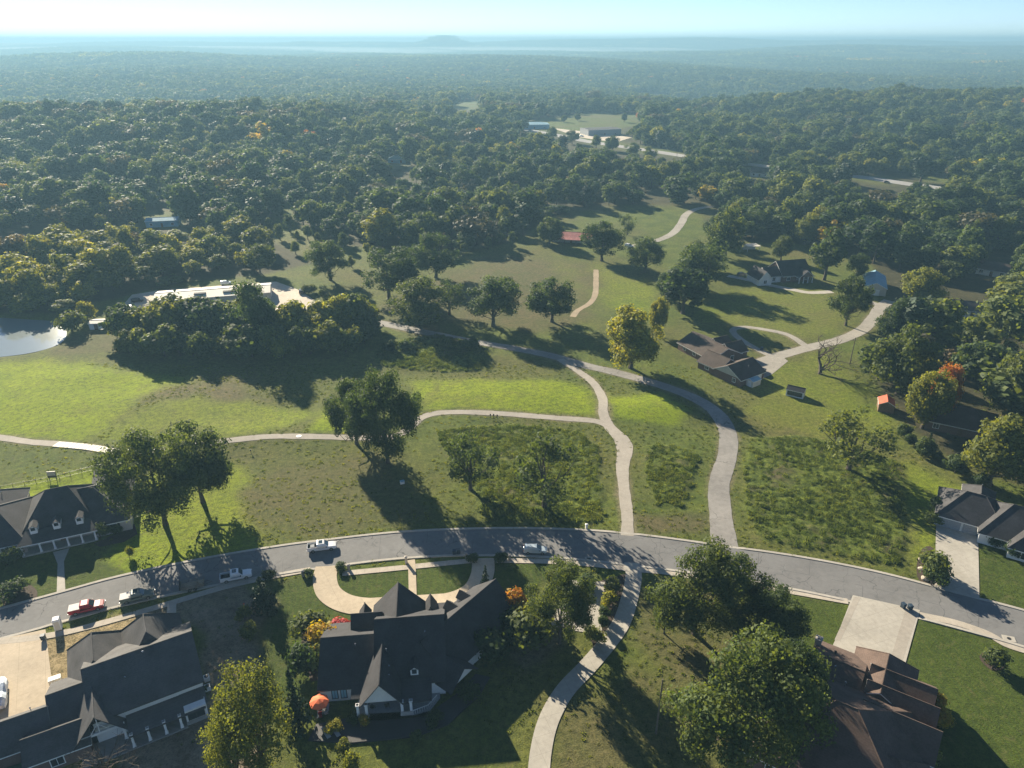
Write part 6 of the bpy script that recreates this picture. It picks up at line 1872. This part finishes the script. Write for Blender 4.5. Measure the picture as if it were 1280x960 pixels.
m = MB(); m.lathe([(.7, .70), (.7, .74)], 16); m.build('tabletop', M['iron'], tb)
for k in range(4):
    m = MB(); m.tube([(math.cos(k * 1.571) * .25, math.sin(k * 1.571) * .25, .7), (math.cos(k * 1.571) * .5, math.sin(k * 1.571) * .5, 0)], .025, 4); m.build('leg', M['iron'], tb)
def chair(label, px, py, ang, seat, group=None, z=.34):
    r = thing('patio_chair', label, 'chair', (*g(px, py, z), z), ang, group)
    m = MB(); m.box(-.32, .32, -.32, .32, .36, .46); m.build('seat', seat, r, bevel=.03)
    m = MB(); m.box(-.32, .32, .27, .36, .46, .98); m.build('backrest', seat, r, bevel=.03)
    for x in (-.29, .29):
        a = MB(); a.box(x - .04, x + .04, -.3, .3, .56, .62); a.build('armrest', M['iron'], r)
        for y in (-.28, .3):
            l = MB(); l.tube([(x, y, 0), (x, y, .6)], .025, 4); l.build('leg', M['iron'], r)
chair('red cushioned chair at the patio table, nearer the deck edge', 401, 897, .4, M['paint_red'])
chair('blue grey cushioned chair at the patio table, by the house', 408, 893, 2.2, M['fabric_grey'])
chair('dark chair on the covered porch, left of two', 466, 886, 2.6, M['iron'], z=.3)
chair('dark chair on the covered porch, right of two', 484, 884, 3.6, M['iron'], z=.3)
for lb, px, py in (('grey sun lounger on the deck, left of two', 408, 918), ('grey sun lounger on the deck, right of two', 420, 916)):
    r = thing('sun_lounger', lb, 'sun lounger', (*g(px, py, .3), .3), hd((px, py), (px + 6, py + 9)))
    m = MB(); m.box(-.3, 1.1, -.33, .33, .30, .38); m.build('mattress', M['fabric_grey'], r, bevel=.02)
    m = MB(); m.slab([(-.95, -.33, .75), (-.3, -.33, .38), (-.3, .33, .38), (-.95, .33, .75)], .07); m.build('backrest', M['fabric_grey'], r)
    for x in (-.5, 1.0):
        for y in (-.28, .28):
            l = MB(); l.tube([(x, y, 0), (x, y, .32)], .025, 4); l.build('leg', M['iron'], r)
bd = patch('flower_bed', [(372, 785), (378, 772), (393, 768), (412, 776), (436, 785), (434, 792), (408, 800), (406, 850), (388, 852), (378, 810)], M['mulch'], .06)
patch('flower_bed', [(745, 728), (786, 716), (782, 755), (765, 785), (742, 808), (738, 800), (752, 792), (757, 740)], M['mulch'], .055)
patch('flower_bed', [(117, 680), (160, 660), (168, 655), (172, 668), (155, 678), (125, 684)], M['mulch'], .06)
patch('flower_bed', [(1146, 720), (1150, 690), (1166, 686), (1171, 730), (1160, 732)], M['mulch'], .055, smooth=4)
patch('flower_bed', [(1222, 664), (1224, 670), (1262, 692), (1290, 705), (1290, 690)], M['mulch'], .06)
patch('flower_bed', [(1224, 822), (1238, 812), (1252, 822), (1256, 834), (1240, 838)], M['mulch'], .06, smooth=4)
patch('flower_bed', [(0, 736), (25, 726), (46, 738), (40, 756), (10, 762)], M['mulch'], .05, smooth=4)
for i, (px, py, s) in enumerate([(1153, 712, .8), (1158, 703, .6), (1152, 700, .7), (1163, 722, .6), (1157, 724, .9)]):
    bm = bmesh.new(); bmesh.ops.create_icosphere(bm, subdivisions=2, radius=s)
    rr = random.Random(i)
    for v in bm.verts: v.co = Vector((v.co.x * 1.1, v.co.y * .9, v.co.z * .7)) * rr.uniform(.84, 1.1)
    me = bpy.data.meshes.new('boulder'); bm.to_mesh(me); bm.free(); me.materials.append(M['rock'])
    o = link('boulder', me); x, y = g(px, py); o.location = (x, y, s * .2)
    tag(o, 'pale boulder among the plants of the rock bed by the wide drive', 'boulder', 'boulders of the rock bed')
ac0 = None
for lb, px, py in (('white air conditioner on the gravel by the farmhouse wall, upper of two', 259, 850), ('white air conditioner on the gravel by the farmhouse wall, lower of two', 260, 862), ('white air conditioner at the left wall of the white house', 403, 842)):
    r = thing('air_conditioner', lb, 'air conditioner', (*g(px, py), .02), RAD(30))
    m = MB(); m.box(-.45, .45, -.45, .45, 0, .85); m.build('casing', M['trim'], r, bevel=.03)
    m = MB(); m.lathe([(.36, .852), (.36, .87), (.05, .88)], 14); m.build('fan_grille', M['blackplastic'], r)
rb = thing('meter_cabinet', 'white utility cabinet on the straw ground at the left wall of the farmhouse', 'cabinet', (*g(70, 853), 0), RAD(30))
m = MB(); m.box(-.9, .9, -.5, .5, -.1, 1.1); m.build('cabinet_body', M['trim'], rb, bevel=.02)
m = MB(); m.box(-.85, -.02, -.54, -.505, .1, 1.0); m.box(.02, .85, -.54, -.505, .1, 1.0); m.build('door', M['roof_white'], rb)
ds = thing('storm_drain', 'round drain cover in the square concrete plate on the right verge', 'drain', (*g(1261, 799), zat(*g(1261, 799)) + .06), -.3)
m = MB(); m.box(-1.0, 1.0, -.7, .7, -.1, .08); m.build('plate', M['concrete'], ds); m = MB(); m.lathe([(.35, .085), (.35, .10)], 12); m.build('cover', M['iron'], ds)
ds = thing('storm_drain', 'square drain plate on the verge below the parked car', 'drain', (*g(736, 699), .06), 0)
m = MB(); m.box(-.8, .8, -.6, .6, -.1, .1); m.build('plate', M['concrete'], ds); m = MB(); m.box(-.4, .4, -.3, .3, .1, .12); m.build('cover', M['iron'], ds)
# tee things on the golf course
def tee(label, px, py, h, w, mat):
    r = thing('tee_marker', label, 'tee marker', (*g(px, py), zat(*g(px, py))), .2)
    m = MB(); m.box(-.05, .05, -.05, .05, -.2, h); m.build('post', M['iron'], r)
    m = MB(); m.box(-w / 2, w / 2, -.07, .07, h * .6, h); m.build('sign_plate', M[mat], r)
tee('dark ball washer post at the cart path, left of three', 613, 523, 1.2, .35, 'iron'); tee('dark ball washer post at the cart path, middle of three', 617, 523.5, 1.3, .4, 'iron'); tee('dark ball washer post at the cart path, right of three', 621.5, 524, 1.25, .35, 'iron')
tee('small dark green post standing on the rough grass near the cart path', 314, 567, 1.0, .3, 'bin')
cp = thing('cover_plate', 'pale round plate let into the cart path', 'plate', (*g(374, 548), zat(*g(374, 548)) + .08)); m = MB(); m.lathe([(.7, 0), (.7, .03)], 14); m.build('plate', M['trim'], cp); m = MB(); m.lathe([(.3, .031), (.3, .05)], 12); m.build('cover', M['iron'], cp)
wt = thing('water_cooler', 'small white drinks cooler in the shade of the dark fairway oak', 'cooler', (*g(503, 605), zat(*g(503, 605))), .4)
m = MB(); m.box(-.5, .5, -.35, .35, .1, .8); m.build('box', M['trim'], wt, bevel=.04); m = MB(); m.box(-.53, .53, -.38, .38, .8, .92); m.build('lid', M['roof_blue'], wt, bevel=.03)
for s in (-.4, .4):
    m = MB(); m.box(s - .05, s + .05, -.3, .3, -.1, .1); m.build('foot', M['iron'], wt)
# bridge boards of the cart path behind the leaning oak
br = MB(); bp = resample(catmull(W([(70, 556), (110, 560), (150, 566), (200, 566)]), 8), 1.1)
for a, b in zip(bp[:-1], bp[1:]):
    d = (b - a).normalized(); n = Vector((-d.y, d.x)) * 1.3; q = a.lerp(b, .85)
    br.slab([(a.x + n.x, a.y + n.y, zat(a.x, a.y) + .16), (a.x - n.x, a.y - n.y, zat(a.x, a.y) + .16), (q.x - n.x, q.y - n.y, zat(a.x, a.y) + .16), (q.x + n.x, q.y + n.y, zat(a.x, a.y) + .16)], .12)
tag(br.build('boardwalk', M['roof_white']), 'pale slatted boardwalk of the cart path beside the leaning oak', 'boardwalk')

# ------------------------------------------------------------------ a person at work
def person(label, px, py, ang, hat, shirt, legs):
    x, y = g(px, py)
    J = {'pelvis': (0, 0, .95), 'chest': (.06, 0, 1.32), 'neck': (.1, 0, 1.50), 'head': (.13, 0, 1.62), 'top': (.13, 0, 1.74),
         'shl': (.07, .19, 1.42), 'ell': (.16, .28, 1.16), 'hal': (.36, .20, 1.02), 'shr': (.07, -.19, 1.42), 'elr': (.18, -.27, 1.16), 'har': (.40, -.16, 1.04),
         'hl': (0, .1, .9), 'kl': (.06, .12, .5), 'al': (-.02, .13, .08), 'tl': (.16, .14, .04), 'hr': (0, -.1, .9), 'kr': (.02, -.13, .5), 'ar': (-.08, -.14, .08), 'tr': (.1, -.15, .04)}
    E_ = [('pelvis', 'chest'), ('chest', 'neck'), ('neck', 'head'), ('head', 'top'), ('chest', 'shl'), ('shl', 'ell'), ('ell', 'hal'), ('chest', 'shr'), ('shr', 'elr'), ('elr', 'har'),
          ('pelvis', 'hl'), ('hl', 'kl'), ('kl', 'al'), ('al', 'tl'), ('pelvis', 'hr'), ('hr', 'kr'), ('kr', 'ar'), ('ar', 'tr')]
    Rr = {'pelvis': .15, 'chest': .17, 'neck': .06, 'head': .10, 'top': .07, 'shl': .075, 'shr': .075, 'ell': .05, 'elr': .05, 'hal': .045, 'har': .045, 'hl': .1, 'hr': .1, 'kl': .065, 'kr': .065, 'al': .045, 'ar': .045, 'tl': .04, 'tr': .04}
    K = list(J)
    me = bpy.data.meshes.new('person'); me.from_pydata([J[k] for k in K], [(K.index(a), K.index(b)) for a, b in E_], [])
    o = link('person', me); o.location = (x, y, zat(x, y)); o.rotation_euler = (0, 0, ang)
    sk = o.modifiers.new('skin', 'SKIN')
    for i, k in enumerate(K): me.skin_vertices[0].data[i].radius = (Rr[k], Rr[k]); me.skin_vertices[0].data[i].use_root = (k == 'pelvis')
    o.modifiers.new('smooth', 'SUBSURF').levels = 1
    dg = bpy.context.evaluated_depsgraph_get(); me2 = bpy.data.meshes.new_from_object(o.evaluated_get(dg)); o.modifiers.clear(); o.data = me2
    me2.materials.clear()
    for m_ in (M['skin'], shirt, legs): me2.materials.append(m_)
    for p in me2.polygons:
        c = p.center; p.material_index = 2 if c.z < .98 else (1 if c.z < 1.47 and abs(c.x - .38) > .09 else 0); p.use_smooth = True
    tag(o, label, 'person')
    h = MB(); h.lathe([(.17, 1.70), (.12, 1.71), (.11, 1.80), (.05, 1.85)], 12, at=(.13, 0, 0)); h.build('hat', hat, o)
person('person in blue work clothes and orange hat standing beside the bushy cedar', 307, 764, 2.4, M['cloth_orange'], M['cloth_blue'], M['cloth_blue'])
